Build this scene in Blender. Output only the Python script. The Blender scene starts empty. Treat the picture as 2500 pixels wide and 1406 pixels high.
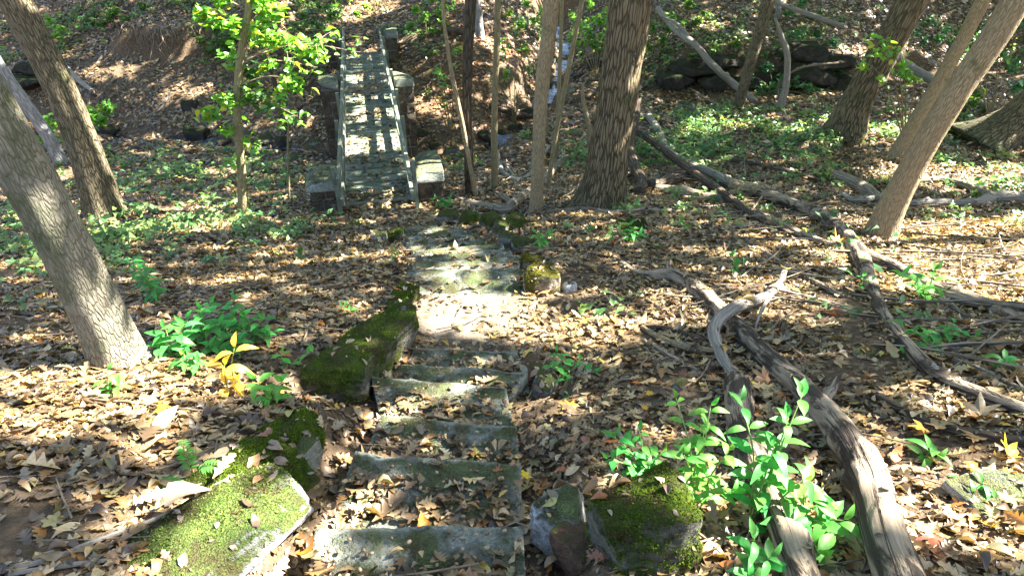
import bpy, math, random
import numpy as np
from mathutils import Vector, Matrix

random.seed(7)
RNG = np.random.default_rng(11)
SC = bpy.context.scene
COL = SC.collection
R = math.radians

# ------------------------------------------------------------------ camera, sky, sun, exposure
F_PX, CX, CY = 1500.0, 1250.0, 703.0          # focal length and centre in photograph pixels
PITCH = R(33.2)
cam_d = bpy.data.cameras.new('camera')
cam_d.sensor_width = 36.0
cam_d.lens = 36.0 * F_PX / 2500.0
cam_d.clip_start = 0.05
cam_d.clip_end = 600
cam = bpy.data.objects.new('camera', cam_d)
cam.location = (0, 0, 0)
cam.rotation_euler = (math.pi / 2 - PITCH, 0, 0)
COL.objects.link(cam)
SC.camera = cam

SUN_EL, SUN_AZ = R(47), R(80)                 # azimuth clockwise from +Y (the way the camera faces)
TO_SUN = np.array([math.cos(SUN_EL) * math.sin(SUN_AZ), math.cos(SUN_EL) * math.cos(SUN_AZ), math.sin(SUN_EL)])
w = bpy.data.worlds.new('World')
SC.world = w
w.use_nodes = True
nt = w.node_tree
bg = nt.nodes['Background']
sky = nt.nodes.new('ShaderNodeTexSky')
sky.sky_type = 'NISHITA'
sky.sun_disc = False
sky.sun_elevation = SUN_EL
sky.sun_rotation = SUN_AZ
sky.air_density = 1.0
sky.dust_density = 1.0
sky.ozone_density = 1.0
nt.links.new(sky.outputs[0], bg.inputs[0])
bg.inputs[1].default_value = 0.06
sun_d = bpy.data.lights.new('sun', 'SUN')
sun_d.energy = 5.0
sun_d.angle = R(0.53)
sun_d.color = (1.0, 0.975, 0.945)
sun = bpy.data.objects.new('sun', sun_d)
sun.rotation_euler = Vector(TO_SUN).to_track_quat('Z', 'Y').to_euler()
sun.location = (30, 0, 40)
COL.objects.link(sun)
SC.view_settings.view_transform = 'Standard'
SC.view_settings.look = 'None'
SC.view_settings.gamma = 1
SC.view_settings.use_curve_mapping = False
SC.view_settings.exposure = 3.5
SC.cycles.max_bounces = 6
SC.cycles.transmission_bounces = 4
SC.cycles.use_denoising = True

# ------------------------------------------------------------------ noise and small maths
def vnoise(p, seed=0):
    p = np.asarray(p, float)
    i = np.floor(p).astype(np.int64)
    f = p - i
    u = f * f * (3 - 2 * f)
    def h(ix, iy, iz):
        n = (ix * 374761393 + iy * 668265263 + iz * 1274126177 + seed * 974634777) & 0xffffffff
        n = ((n ^ (n >> 13)) * 1274126177) & 0xffffffff
        n = ((n ^ (n >> 16)) * 2246822519) & 0xffffffff
        return ((n ^ (n >> 15)) & 0xffff) / 32767.5 - 1.0
    x, y, z = i[:, 0], i[:, 1], i[:, 2]
    ux, uy, uz = u[:, 0], u[:, 1], u[:, 2]
    a = h(x, y, z) * (1 - ux) + h(x + 1, y, z) * ux
    b = h(x, y + 1, z) * (1 - ux) + h(x + 1, y + 1, z) * ux
    c = h(x, y, z + 1) * (1 - ux) + h(x + 1, y, z + 1) * ux
    d = h(x, y + 1, z + 1) * (1 - ux) + h(x + 1, y + 1, z + 1) * ux
    return (a * (1 - uy) + b * uy) * (1 - uz) + (c * (1 - uy) + d * uy) * uz

def fbm(p, octv=4, seed=0):
    p = np.asarray(p, float)
    s, a, t = 0, 1.0, 0
    for k in range(octv):
        s = s + a * vnoise(p, seed + k * 17)
        t += a
        a *= 0.5
        p = p * 2.03 + 11.3
    return s / t

def ray(px, py):
    r, v = (px - CX) / F_PX, (CY - py) / F_PX
    c, s = math.cos(PITCH), math.sin(PITCH)
    return np.array([r, c + v * s, -s + v * c])      # scaled so the length along it is the axial depth

def at_z(px, py, z):
    d = ray(px, py)
    return d * (z / d[2])

def at_y(px, py, y):
    d = ray(px, py)
    return d * (y / d[1])

def depth_of(p):
    return p[1] * math.cos(PITCH) - p[2] * math.sin(PITCH)

# ------------------------------------------------------------------ terrain
CREEK = np.array([(1.9, 60, -4.9), (1.9, 36, -5.1), (1.9, 27.7, -5.25), (2.0, 23.1, -5.4), (1.55, 21.5, -5.45), (.6, 17.8, -5.75),
                  (-.6, 15.6, -5.85), (-1.9, 15.0, -5.9), (-3.6, 15.3, -5.95), (-6, 15.8, -6.0), (-8.8, 16.7, -6.05),
                  (-11.5, 17.2, -6.1), (-15, 18.3, -6.12), (-20, 21, -6.2), (-32, 28, -6.3)])
CTRL = np.array([
    (0, 0, -1.6), (-3, 0, -1.5), (3, 0, -1.4), (0, -4, -.6), (-8, -3, -.8), (8, -3, -.5),
    (-.35, 1.5, -2.08), (-.4, 2.4, -2.44), (-.4, 3.6, -2.9), (-.4, 5, -3.07), (-.7, 6.5, -3.65), (-1.4, 8, -4.2), (-2.1, 9, -4.40), (-2.2, 9.7, -4.5),
    (-2.4, 2.87, -2.4), (-1.4, 1.5, -1.95), (-3, 1.2, -1.85), (-2, 4.5, -2.98), (-4, 5, -3.2), (-3, 6.5, -3.8), (-4.4, 9.1, -4.5), (-6.8, 9.3, -4.6),
    (-7, 6, -3.7), (-10, 5, -3.6), (-10, 9, -4.7), (-6, 12, -5.1), (-10, 13, -5.3), (-14, 10, -4.9), (-16, 16, -5.4), (-6, 3, -2.6),
    (-3.0, 11.5, -5.0), (-6, 14, -5.5), (-1, 13, -5.3), (-9, 15, -5.6),
    (1.86, 1.6, -2.0), (1.4, 3, -2.55), (3, 2.5, -2.2), (2, 5, -3.1), (4.5, 6.7, -3.6), (6, 4, -2.8), (.36, 8.5, -4.2), (1.42, 8.8, -4.2),
    (4, 9, -4.3), (8, 8, -4.0), (12, 9, -4.1), (2, 12, -4.9), (5, 12, -4.8), (7.5, 13.5, -4.75), (11, 14, -4.7), (5.8, 15.6, -5.0), (3, 15.5, -5.2),
    (9, 17.5, -4.95), (14, 17, -4.8), (18, 12, -4.4),
    (4.6, 18.8, -5.15), (8, 19, -5.05), (11, 19.5, -4.95), (15, 20, -4.85), (4.6, 20.8, -4.5), (8, 20.8, -4.3), (11, 21.2, -4.1), (5, 24, -3.6), (9, 24, -3.25), (14, 24, -3.0),
    (10, 30, -1), (18, 30, 0), (20, 24, -2), (20, 18, -4),
    (3.6, 27, -4.6), (.5, 27, -4.7), (2, 40, -4.8), (4.5, 35, -3), (-.8, 35, -3),
    (-1.2, 17.4, -5.2), (-1.5, 20, -4.1), (-1.8, 23.3, -3.3), (0.2, 21, -4.5), (0, 24, -4.0),
    (-4.7, 20.8, -4.45), (-5, 23, -3.95), (-5.2, 25, -3.5), (-5.5, 30, -2), (-2, 30, -1.8), (-5.7, 18.5, -5.1), (-3.4, 18.5, -5.0),
    (-7.5, 17.6, -5.4), (-10.3, 17.6, -5.6), (-8, 19, -4.9), (-11, 19.3, -4.9), (-9.5, 20.2, -4.45), (-12, 20.6, -4.5),
    (-9.5, 21.3, -4.3), (-12, 21.8, -4.3), (-7.5, 21, -3.9), (-15, 23, -3.6), (-12, 26, -2), (-8, 26, -2.3), (-18, 20, -5.2), (-20, 28, -2),
    (-45, 45, 5), (0, 70, 1), (40, 45, 8), (50, 10, 3), (-50, 10, -3), (-40, -20, 3), (40, -20, 4), (0, -40, 6), (-90, 90, 12), (90, 90, 14), (0, 120, 8), (120, 0, 8), (-120, 0, 4), (0, -120, 14)], float)

def _tps(d2):
    return np.where(d2 > 1e-9, d2 * np.log(np.maximum(d2, 1e-9)), 0)
_n = len(CTRL)
_K = _tps(((CTRL[:, None, :2] - CTRL[None, :, :2]) ** 2).sum(-1)) + np.eye(_n) * 0.02
_Pm = np.hstack([np.ones((_n, 1)), CTRL[:, :2]])
_A = np.zeros((_n + 3, _n + 3))
_A[:_n, :_n] = _K
_A[:_n, _n:] = _Pm
_A[_n:, :_n] = _Pm.T
_W = np.linalg.solve(_A, np.concatenate([CTRL[:, 2], np.zeros(3)]))

def creek_dist(x, y):
    best = np.full(x.shape, 1e9)
    bz = np.zeros(x.shape)
    for a, b in zip(CREEK[:-1], CREEK[1:]):
        dx, dy = b[0] - a[0], b[1] - a[1]
        t = np.clip(((x - a[0]) * dx + (y - a[1]) * dy) / (dx * dx + dy * dy), 0, 1)
        d = np.hypot(x - a[0] - t * dx, y - a[1] - t * dy)
        z = a[2] + t * (b[2] - a[2])
        m = d < best
        best = np.where(m, d, best)
        bz = np.where(m, z, bz)
    return best, bz

# steps of the stone stair: far edge of each tread, left and right pixel, and its height below the camera
STEP_PX = [((640, 1640), (1330, 1640), -1.78), ((715, 1450), (1290, 1445), -1.94), ((770, 1283), (1276, 1275), -2.10), ((868, 1096), (1272, 1130), -2.27), ((930, 1010), (1262, 1042), -2.43),
           ((905, 915), (1235, 942), -2.58), ((985, 884), (1290, 906), -2.70), ((1010, 848), (1262, 856), -2.83)]
WIND_PX = [((1000, 655), (1275, 655), -3.05), ((1010, 640), (1265, 622), -3.19), ((1020, 624), (1243, 604), -3.33), ((1012, 611), (1225, 590), -3.47), ((1002, 600), (1200, 578), -3.61),
           ((990, 589), (1165, 567), -3.75), ((985, 578), (1128, 556), -3.89), ((980, 568), (1090, 548), -4.03), ((972, 559), (1058, 541), -4.17)]
STEPS = []
def _steps():
    for seq in (STEP_PX, WIND_PX):
        prev = None
        for (l, r, z) in seq:
            L, Rr = at_z(*l, z), at_z(*r, z)
            if prev is None:
                d = np.array([0, -0.42, 0])
                bl, br = L + d, Rr + d
            else:
                bl, br = prev[0].copy(), prev[1].copy()
            mid = (Rr + L) / 2
            back = (bl + br) / 2 - mid
            ln = np.linalg.norm(back[:2])
            k = min(1.0, (0.5 if seq is STEP_PX else 0.36) / ln) + 0.08 / ln
            BL, BR = L + (bl - L) * k, Rr + (br - Rr) * k
            BL[2] = BR[2] = z
            STEPS.append((L, Rr, BR, BL, z))
            prev = (L, Rr)
_steps()

def in_quad(x, y, q, grow=0.0):
    m = np.ones(x.shape, bool)
    pts = [q[0], q[1], q[2], q[3]]
    c = sum(p[:2] for p in pts) / 4
    for a, b in zip(pts, pts[1:] + pts[:1]):
        ex, ey = b[0] - a[0], b[1] - a[1]
        ln = math.hypot(ex, ey)
        s = (ex * (y - a[1]) - ey * (x - a[0])) / ln
        sc = (ex * (c[1] - a[1]) - ey * (c[0] - a[0])) / ln
        m &= (s * (1 if sc > 0 else -1) > -grow)
    return m

def terrain_exact(x, y):
    x = np.asarray(x, float).ravel()
    y = np.asarray(y, float).ravel()
    out = np.empty(x.shape)
    for k in range(0, len(x), 40000):
        xs, ys = x[k:k + 40000], y[k:k + 40000]
        d2 = (xs[:, None] - CTRL[None, :, 0]) ** 2 + (ys[:, None] - CTRL[None, :, 1]) ** 2
        out[k:k + 40000] = _tps(d2) @ _W[:_n] + _W[_n] + _W[_n + 1] * xs + _W[_n + 2] * ys
    p = np.stack([x, y, x * 0], 1)
    far = np.clip((np.hypot(x, y - 5) - 3) / 8, 0.35, 1)
    out += far * (0.10 * fbm(p * 0.7, 3, 3) + 0.05 * fbm(p * 2.6, 3, 9)) + 0.015 * fbm(p * 9, 2, 5)
    u = (x + 13.2) / 6.0                     # undercut scarp of the far left bank
    yl = 20.4 + .2 * np.sin(x * 1.3) + .12 * np.sin(x * 3.1)
    out += 0.9 * np.clip(np.minimum(u, 1 - u) * 6, 0, 1) * (1 / (1 + np.exp(-np.clip((y - yl) / .09, -30, 30)))) * np.exp(-np.maximum(y - yl, 0) / 4.0)
    u = (x - 4.4) / 9.0                      # and of the right bank
    yl = 19.3 + .3 * np.sin(x * 1.1 + 1) + .15 * np.sin(x * 2.7)
    out += 0.8 * np.clip(np.minimum(u, 1 - u) * 8, 0, 1) * (1 / (1 + np.exp(-np.clip((y - yl) / .09, -30, 30)))) * np.exp(-np.maximum(y - yl, 0) / 2.0)
    d, bz = creek_dist(x, y)
    wgt = np.exp(-(d / (0.75 + .25 * vnoise(p * 1.3, 8))) ** 2)
    out = out * (1 - wgt) + (bz + 0.11 * fbm(p * 2.2, 3, 21)) * wgt
    # stair corridor: keep the soil just under each tread and up to its back
    for q in STEPS:
        z = q[4]
        m = in_quad(x, y, q, 0.03)
        out = np.where(m, (z - 0.025) if z < -3.1 else np.minimum(out, z - 0.07), out)
        m2 = in_quad(x, y, q, 0.22) & ~m
        out = np.where(m2, np.minimum(out, z + 0.03), out)
    return out

HX0, HX1, HY0, HY1, HS = -30.0, 30.0, -5.0, 46.0, 0.1
_gx = np.arange(HX0, HX1 + HS / 2, HS)
_gy = np.arange(HY0, HY1 + HS / 2, HS)
_X, _Y = np.meshgrid(_gx, _gy)
HM = terrain_exact(_X, _Y).reshape(_X.shape)

def T(x, y):
    x = np.asarray(x, float)
    y = np.asarray(y, float)
    fx = np.clip((x - HX0) / HS, 0, HM.shape[1] - 1.001)
    fy = np.clip((y - HY0) / HS, 0, HM.shape[0] - 1.001)
    i, j = fx.astype(int), fy.astype(int)
    u, v = fx - i, fy - j
    return (HM[j, i] * (1 - u) + HM[j, i + 1] * u) * (1 - v) + (HM[j + 1, i] * (1 - u) + HM[j + 1, i + 1] * u) * v

def Tn(x, y):
    e = 0.15
    n = np.stack([T(x - e, y) - T(x + e, y), T(x, y - e) - T(x, y + e), np.full(np.shape(x), 2 * e)], -1)
    return n / np.linalg.norm(n, axis=-1, keepdims=True)

def surf(x, y):
    """ground height with the treads on it"""
    z = T(x, y)
    for q in STEPS:
        m = in_quad(x, y, q)
        z = np.where(m, np.maximum(z, q[4]), z)
    return z

def P(px, py):
    """where the ray through a photograph pixel meets the ground"""
    d = ray(px, py)
    t = np.arange(0.8, 60, 0.02)
    pts = d[None] * t[:, None]
    below = pts[:, 2] < T(pts[:, 0], pts[:, 1])
    k = int(np.argmax(below)) if below.any() else len(t) - 1
    return pts[k].copy()

# ------------------------------------------------------------------ mesh helpers
def mesh_from(name, V, faces, mat=None, smooth=True, col=None, bc=None):
    V = np.asarray(V, np.float32)
    Fc = np.asarray(faces, np.int32)
    me = bpy.data.meshes.new(name)
    k = Fc.shape[1]
    me.vertices.add(len(V))
    me.vertices.foreach_set('co', V.ravel())
    me.loops.add(Fc.size)
    me.loops.foreach_set('vertex_index', Fc.ravel())
    me.polygons.add(len(Fc))
    me.polygons.foreach_set('loop_start', np.arange(0, Fc.size, k, dtype=np.int32))
    me.polygons.foreach_set('loop_total', np.full(len(Fc), k, np.int32))
    if smooth:
        me.polygons.foreach_set('use_smooth', np.ones(len(Fc), bool))
    if col is not None:
        a = me.attributes.new('tint', 'FLOAT_COLOR', 'POINT')
        c = np.ones((len(V), 4), np.float32)
        c[:, :3] = col
        a.data.foreach_set('color', c.ravel())
    if bc is not None:
        a = me.attributes.new('bark', 'FLOAT_VECTOR', 'POINT')
        a.data.foreach_set('vector', np.asarray(bc, np.float32).ravel())
    me.update(calc_edges=True)
    me.validate()
    if mat:
        me.materials.append(mat)
    return me

def obj(name, me, parent=None, loc=None, label=None, cat=None, group=None, kind=None):
    o = bpy.data.objects.new(name, me)
    COL.objects.link(o)
    if parent is not None:
        o.parent = parent
    if loc is not None:
        o.location = loc
    if label:
        o['label'] = label
    if cat:
        o['category'] = cat
    if group:
        o['group'] = group
    if kind:
        o['kind'] = kind
    return o

def empty(name, loc, label, cat, group=None, rz=0.0):
    o = obj(name, None, None, loc, label, cat, group)
    o.empty_display_size = 0.2
    o.rotation_euler = (0, 0, rz)
    return o

def catmull(pts, step):
    pts = np.asarray(pts, float)
    if len(pts) < 3:
        n = max(2, int(np.linalg.norm(pts[1, :3] - pts[0, :3]) / step))
        t = np.linspace(0, 1, n + 1)[:, None]
        return pts[0] * (1 - t) + pts[1] * t
    E = np.vstack([2 * pts[0] - pts[1], pts, 2 * pts[-1] - pts[-2]])
    out = []
    for i in range(1, len(E) - 2):
        p0, p1, p2, p3 = E[i - 1], E[i], E[i + 1], E[i + 2]
        n = max(2, int(np.linalg.norm(p2[:3] - p1[:3]) / step))
        for t in np.arange(n) / n:
            out.append(0.5 * (2 * p1 + (p2 - p0) * t + (2 * p0 - 5 * p1 + 4 * p2 - p3) * t * t + (3 * p1 - p0 - 3 * p2 + p3) * t ** 3))
    out.append(pts[-1])
    return np.array(out)

def tube(pts, rad, segs=12, step=0.1, rough=0.06, seed=0, flare=0.0, flare_len=0.3, lobes=5, ridge=0.0, knots=0, broken=False, groove=0.0):
    """skin round a path; returns V, quads, bark coordinates (round the stem in metres, along it)"""
    pr = np.column_stack([np.asarray(pts, float), np.asarray(rad, float)])
    c = catmull(pr, step)
    p, r = c[:, :3], np.maximum(c[:, 3], 0.001)
    n = len(p)
    tan = np.gradient(p, axis=0)
    tan /= np.linalg.norm(tan, axis=1, keepdims=True)
    ref = np.array([0, 1, 0.0]) if abs(tan[0][1]) < 0.8 else np.array([1.0, 0, 0])
    nrm = np.zeros((n, 3))
    v = ref - tan[0] * (ref @ tan[0])
    nrm[0] = v / np.linalg.norm(v)
    for i in range(1, n):
        v = nrm[i - 1] - tan[i] * (nrm[i - 1] @ tan[i])
        nrm[i] = v / np.linalg.norm(v)
    bin_ = np.cross(tan, nrm)
    s = np.concatenate([[0], np.cumsum(np.linalg.norm(np.diff(p, axis=0), axis=1))])
    th = np.arange(segs) / segs * 2 * math.pi
    ct, st = np.cos(th), np.sin(th)
    rm = r.mean()
    q = np.stack([(ct[None] * r[:, None]).ravel(), (st[None] * r[:, None]).ravel(), np.repeat(s, segs)], 1)
    off = rough * fbm(q * np.array([1.2 / rm, 1.2 / rm, 0.35 / rm]), 3, seed)
    if ridge:
        off = off + ridge * (np.abs(fbm(q * np.array([13, 13, 2.0]), 2, seed + 5)) - 0.25) * 2.0
    off = off.reshape(n, segs)
    if groove:
        off = off + (groove * 2 * (np.abs(fbm(q * np.array([2.6 / rm, 2.6 / rm, .22 / rm]), 3, seed + 7)) - .22)).reshape(n, segs)
    if flare:
        lob = 1 + 0.55 * np.cos(lobes * th + seed)[None] + 0.3 * np.cos((lobes - 2) * th + seed * 2.1)[None]
        off = off + flare * np.exp(-s / flare_len)[:, None] * lob
    kr = np.random.default_rng(seed + 99)
    for _ in range(knots):
        ks, kt, kw = kr.uniform(0.1, 0.9) * s[-1], kr.uniform(0, 2 * math.pi), rm * kr.uniform(1.0, 1.8)
        dth = np.abs((th - kt + math.pi) % (2 * math.pi) - math.pi) * rm
        off = off + kr.uniform(0.2, 0.45) * np.exp(-((s - ks)[:, None] ** 2 + dth[None] ** 2) / (kw * kw * 0.5))
    rr = r[:, None] * (1 + off)
    V = p[:, None] + rr[..., None] * (ct[None, :, None] * nrm[:, None] + st[None, :, None] * bin_[:, None])
    if broken:
        jag = kr.uniform(-0.2, 1.1, segs) * r[-1] * 1.6
        V[-1] += tan[-1][None] * jag[:, None]
    V = V.reshape(-1, 3)
    a = np.arange(n - 1)[:, None] * segs + np.arange(segs)[None]
    b = np.arange(n - 1)[:, None] * segs + (np.arange(segs)[None] + 1) % segs
    Fq = np.stack([a, b, b + segs, a + segs], -1).reshape(-1, 4)
    base = len(V)
    V = np.vstack([V, p[0] - tan[0] * r[0] * 0.2, p[-1] + tan[-1] * r[-1] * (0.1 if broken else 0.3)])
    i0 = np.arange(segs)
    i1 = (i0 + 1) % segs
    l0 = (n - 1) * segs
    caps = np.concatenate([np.stack([np.full(segs, base), i1, i0, np.full(segs, base)], 1),
                           np.stack([np.full(segs, base + 1), l0 + i0, l0 + i1, np.full(segs, base + 1)], 1)])
    bc = np.vstack([q, [[0, 0, 0]], [[0, 0, s[-1]]]])
    return V, np.vstack([Fq, caps]), bc

def tri_fix(Fq):
    """quads with a repeated corner -> triangles, all as triangles"""
    t1 = Fq[:, [0, 1, 2]]
    t2 = Fq[:, [0, 2, 3]]
    t2 = t2[(t2[:, 0] != t2[:, 2])]
    return np.vstack([t1, t2])

def tube_mesh(name, mat, *a, **k):
    V, Fq, bc = tube(*a, **k)
    return mesh_from(name, V, tri_fix(Fq), mat, True, None, bc)

class Bag:
    """collects shapes of ONE part"""
    def __init__(s):
        s.V, s.F, s.C, s.B, s.n = [], [], [], [], 0
    def add(s, V, Fc, col=None, bc=None):
        V = np.asarray(V, float)
        s.V.append(V)
        s.F.append(np.asarray(Fc) + s.n)
        s.C.append(np.broadcast_to(np.asarray(col if col is not None else (1, 1, 1), float), V.shape))
        s.B.append(bc if bc is not None else V)
        s.n += len(V)
    def tube(s, *a, **k):
        V, Fq, bc = tube(*a, **k)
        s.add(V, tri_fix(Fq), None, bc)
    def mesh(s, name, mat, smooth=True):
        return mesh_from(name, np.vstack(s.V), np.vstack(s.F), mat, smooth, np.vstack(s.C), np.vstack(s.B))

# ------------------------------------------------------------------ materials
def new_mat(name):
    m = bpy.data.materials.new(name)
    m.use_nodes = True
    t = m.node_tree
    return m, t, t.nodes['Principled BSDF'], t.nodes['Material Output']

def nd(t, typ, **kw):
    n = t.nodes.new(typ)
    for k, v in kw.items():
        if k.startswith('i_'):
            key = k[2:]
            n.inputs[int(key) if key.isdigit() else key].default_value = v
        else:
            setattr(n, k, v)
    return n

def ramp(t, fac, stops, interp='LINEAR'):
    n = t.nodes.new('ShaderNodeValToRGB')
    n.color_ramp.interpolation = interp
    el = n.color_ramp.elements
    while len(el) < len(stops):
        el.new(0.5)
    for e, (p, c) in zip(el, stops):
        e.position = p
        e.color = (c[0], c[1], c[2], 1) if not isinstance(c, (int, float)) else (c, c, c, 1)
    t.links.new(fac, n.inputs[0])
    return n.outputs[0]

def mixc(t, fac, a, b, mode='MIX'):
    n = t.nodes.new('ShaderNodeMix')
    n.data_type = 'RGBA'
    n.blend_type = mode
    n.clamp_factor = True
    for sock, v in ((n.inputs[0], fac), (n.inputs[6], a), (n.inputs[7], b)):
        if hasattr(v, 'is_linked') or hasattr(v, 'links'):
            t.links.new(v, sock)
        elif isinstance(v, (int, float)):
            sock.default_value = v
        else:
            sock.default_value = (v[0], v[1], v[2], 1)
    return n.outputs[2]

def mth(t, op, a, b=None, clamp=False):
    n = t.nodes.new('ShaderNodeMath')
    n.operation = op
    n.use_clamp = clamp
    for s, v in zip(n.inputs, (a, b)):
        if v is None:
            continue
        if isinstance(v, (int, float)):
            s.default_value = v
        else:
            t.links.new(v, s)
    return n.outputs[0]

def noise(t, vec, scale, detail=4, rough=0.55, dist=0.0):
    n = t.nodes.new('ShaderNodeTexNoise')
    n.inputs['Scale'].default_value = scale
    n.inputs['Detail'].default_value = detail
    n.inputs['Roughness'].default_value = rough
    n.inputs['Distortion'].default_value = dist
    if vec is not None:
        t.links.new(vec, n.inputs['Vector'])
    return n.outputs[0]

def scaled(t, vec, s):
    n = t.nodes.new('ShaderNodeMapping')
    n.inputs['Scale'].default_value = s
    t.links.new(vec, n.inputs['Vector'])
    return n.outputs[0]

def bump(t, bs, height, strength, dist=0.02):
    n = t.nodes.new('ShaderNodeBump')
    n.inputs['Strength'].default_value = strength
    n.inputs['Distance'].default_value = dist
    t.links.new(height, n.inputs['Height'])
    t.links.new(n.outputs[0], bs.inputs['Normal'])

def geo(t, out='Position'):
    return t.nodes.new('ShaderNodeNewGeometry').outputs[out]

def attr(t, name, out='Vector'):
    n = t.nodes.new('ShaderNodeAttribute')
    n.attribute_name = name
    return n.outputs[out]

def bark_mat(name, dark, light, moss=0.0, fur=1.0, su=9.0, sv=1.5, bstr=0.9, grey=None, foot=0.0):
    m, t, bs, out = new_mat(name)
    b = attr(t, 'bark')
    nz = t.nodes.new('ShaderNodeTexNoise')
    nz.inputs['Scale'].default_value = 5
    t.links.new(b, nz.inputs['Vector'])
    warp = t.nodes.new('ShaderNodeVectorMath')
    warp.operation = 'MULTIPLY_ADD'
    t.links.new(nz.outputs['Color'], warp.inputs[0])
    warp.inputs[1].default_value = (0.035, 0.035, 0.05)
    t.links.new(b, warp.inputs[2])
    v = t.nodes.new('ShaderNodeTexVoronoi')
    v.feature = 'DISTANCE_TO_EDGE'
    v.inputs['Scale'].default_value = 1.0
    t.links.new(scaled(t, warp.outputs[0], (su, su, sv)), v.inputs['Vector'])
    fine = noise(t, scaled(t, b, (su * 1.6, su * 1.6, sv * 1.1)), 1.0, 6, 0.72, 0.4)
    furrow = ramp(t, v.outputs['Distance'], [(0.0, 0.0), (0.05, 0.3), (0.17, 1.0)])
    fine = ramp(t, fine, [(0.25, 0.0), (0.75, 1.0)])
    h = mth(t, 'ADD', mth(t, 'MULTIPLY', furrow, fur), mth(t, 'MULTIPLY', fine, 0.6))
    ridge_c = mixc(t, fine, tuple(x * .62 for x in light), tuple(min(1, x * 1.2) for x in light))
    c = mixc(t, mth(t, 'MULTIPLY', mth(t, 'SUBTRACT', 1.0, furrow), min(1.0, fur), True), ridge_c, dark)
    big = noise(t, scaled(t, b, (2.2, 2.2, 0.7)), 1.0, 3)
    c = mixc(t, ramp(t, big, [(0.4, 0.0), (0.75, 0.4)]), c, grey if grey else tuple(x * 0.7 for x in light), 'MIX')
    if moss > 0:
        mo = noise(t, geo(t), 3.5, 5, 0.6)
        c = mixc(t, ramp(t, mo, [(0.62 - moss * 0.35, 0.0), (0.82 - moss * 0.3, 0.8)]), c, (0.05, 0.085, 0.015))
    if foot:
        sp = t.nodes.new('ShaderNodeSeparateXYZ')
        t.links.new(b, sp.inputs[0])
        f = mth(t, 'SUBTRACT', 1.0, mth(t, 'MULTIPLY', sp.outputs[2], 1.1), True)
        f = mth(t, 'MULTIPLY', f, ramp(t, noise(t, geo(t), 5.0, 4, .6), [(0.3, 0.1), (0.6, 1.0)]))
        c = mixc(t, mth(t, 'MULTIPLY', f, foot), c, (0.03, 0.042, 0.010))
    t.links.new(c, bs.inputs['Base Color'])
    bs.inputs['Roughness'].default_value = 0.9
    bs.inputs['Specular IOR Level'].default_value = 0.2
    bump(t, bs, h, bstr, 0.045)
    return m

def rock_mat(name, base, base2, moss=0.5, mcol=(0.06, 0.11, 0.012), mcol2=(0.13, 0.17, 0.02), lichen=0.0):
    m, t, bs, out = new_mat(name)
    pos = geo(t)
    n1 = noise(t, pos, 5.0, 6, 0.65)
    n2 = noise(t, pos, 34.0, 5, 0.7)
    n3 = noise(t, pos, 150.0, 3, 0.6)
    c = mixc(t, ramp(t, n1, [(0.3, 0.0), (0.7, 1.0)]), base, base2)
    c = mixc(t, 0.7, c, ramp(t, n2, [(0.25, 0.08), (0.75, 0.95)]), 'OVERLAY')
    if lichen:
        c = mixc(t, ramp(t, noise(t, pos, 7.0, 5, 0.7), [(0.66 - lichen * 0.3, 0.0), (0.72 - lichen * 0.3, 0.9)]), c, (0.46, 0.48, 0.43))
    sep = t.nodes.new('ShaderNodeSeparateXYZ')
    t.links.new(geo(t, 'Normal'), sep.inputs[0])
    up = mth(t, 'ADD', mth(t, 'MULTIPLY', sep.outputs[2], 0.42), mth(t, 'MULTIPLY', n1, 1.0))
    up = mth(t, 'ADD', up, mth(t, 'MULTIPLY', n2, 0.45))
    mask = ramp(t, mth(t, 'MULTIPLY', up, 0.6), [(max(0.0, 0.78 - moss * 0.48), 0.0), (min(1.0, 0.86 - moss * 0.46), 1.0)])
    mossc = mixc(t, ramp(t, noise(t, pos, 11.0, 5, 0.65), [(0.35, 0.0), (0.68, 1.0)]), mcol, mcol2)
    mossc = mixc(t, ramp(t, noise(t, pos, 7.0, 6, 0.75), [(0.46, 0.0), (0.60, 0.85)]), mossc, (0.055, 0.040, 0.018))
    mossc = mixc(t, ramp(t, noise(t, pos, 26.0, 5, 0.7), [(0.56, 0.0), (0.66, 0.7)]), mossc, (0.10, 0.075, 0.04))
    mossc = mixc(t, 0.85, mossc, ramp(t, n3, [(0.2, 0.05), (0.8, 0.98)]), 'OVERLAY')
    c = mixc(t, mask, c, mossc)
    t.links.new(c, bs.inputs['Base Color'])
    bs.inputs['Roughness'].default_value = 0.95
    bs.inputs['Specular IOR Level'].default_value = 0.12
    h = mth(t, 'ADD', mth(t, 'MULTIPLY', n2, 1.2), mth(t, 'MULTIPLY', mth(t, 'MULTIPLY', n3, 0.8), mth(t, 'ADD', mask, 0.25)))
    h = mth(t, 'ADD', h, mth(t, 'MULTIPLY', mask, 0.4))
    bump(t, bs, h, 1.0, 0.025)
    return m

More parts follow.
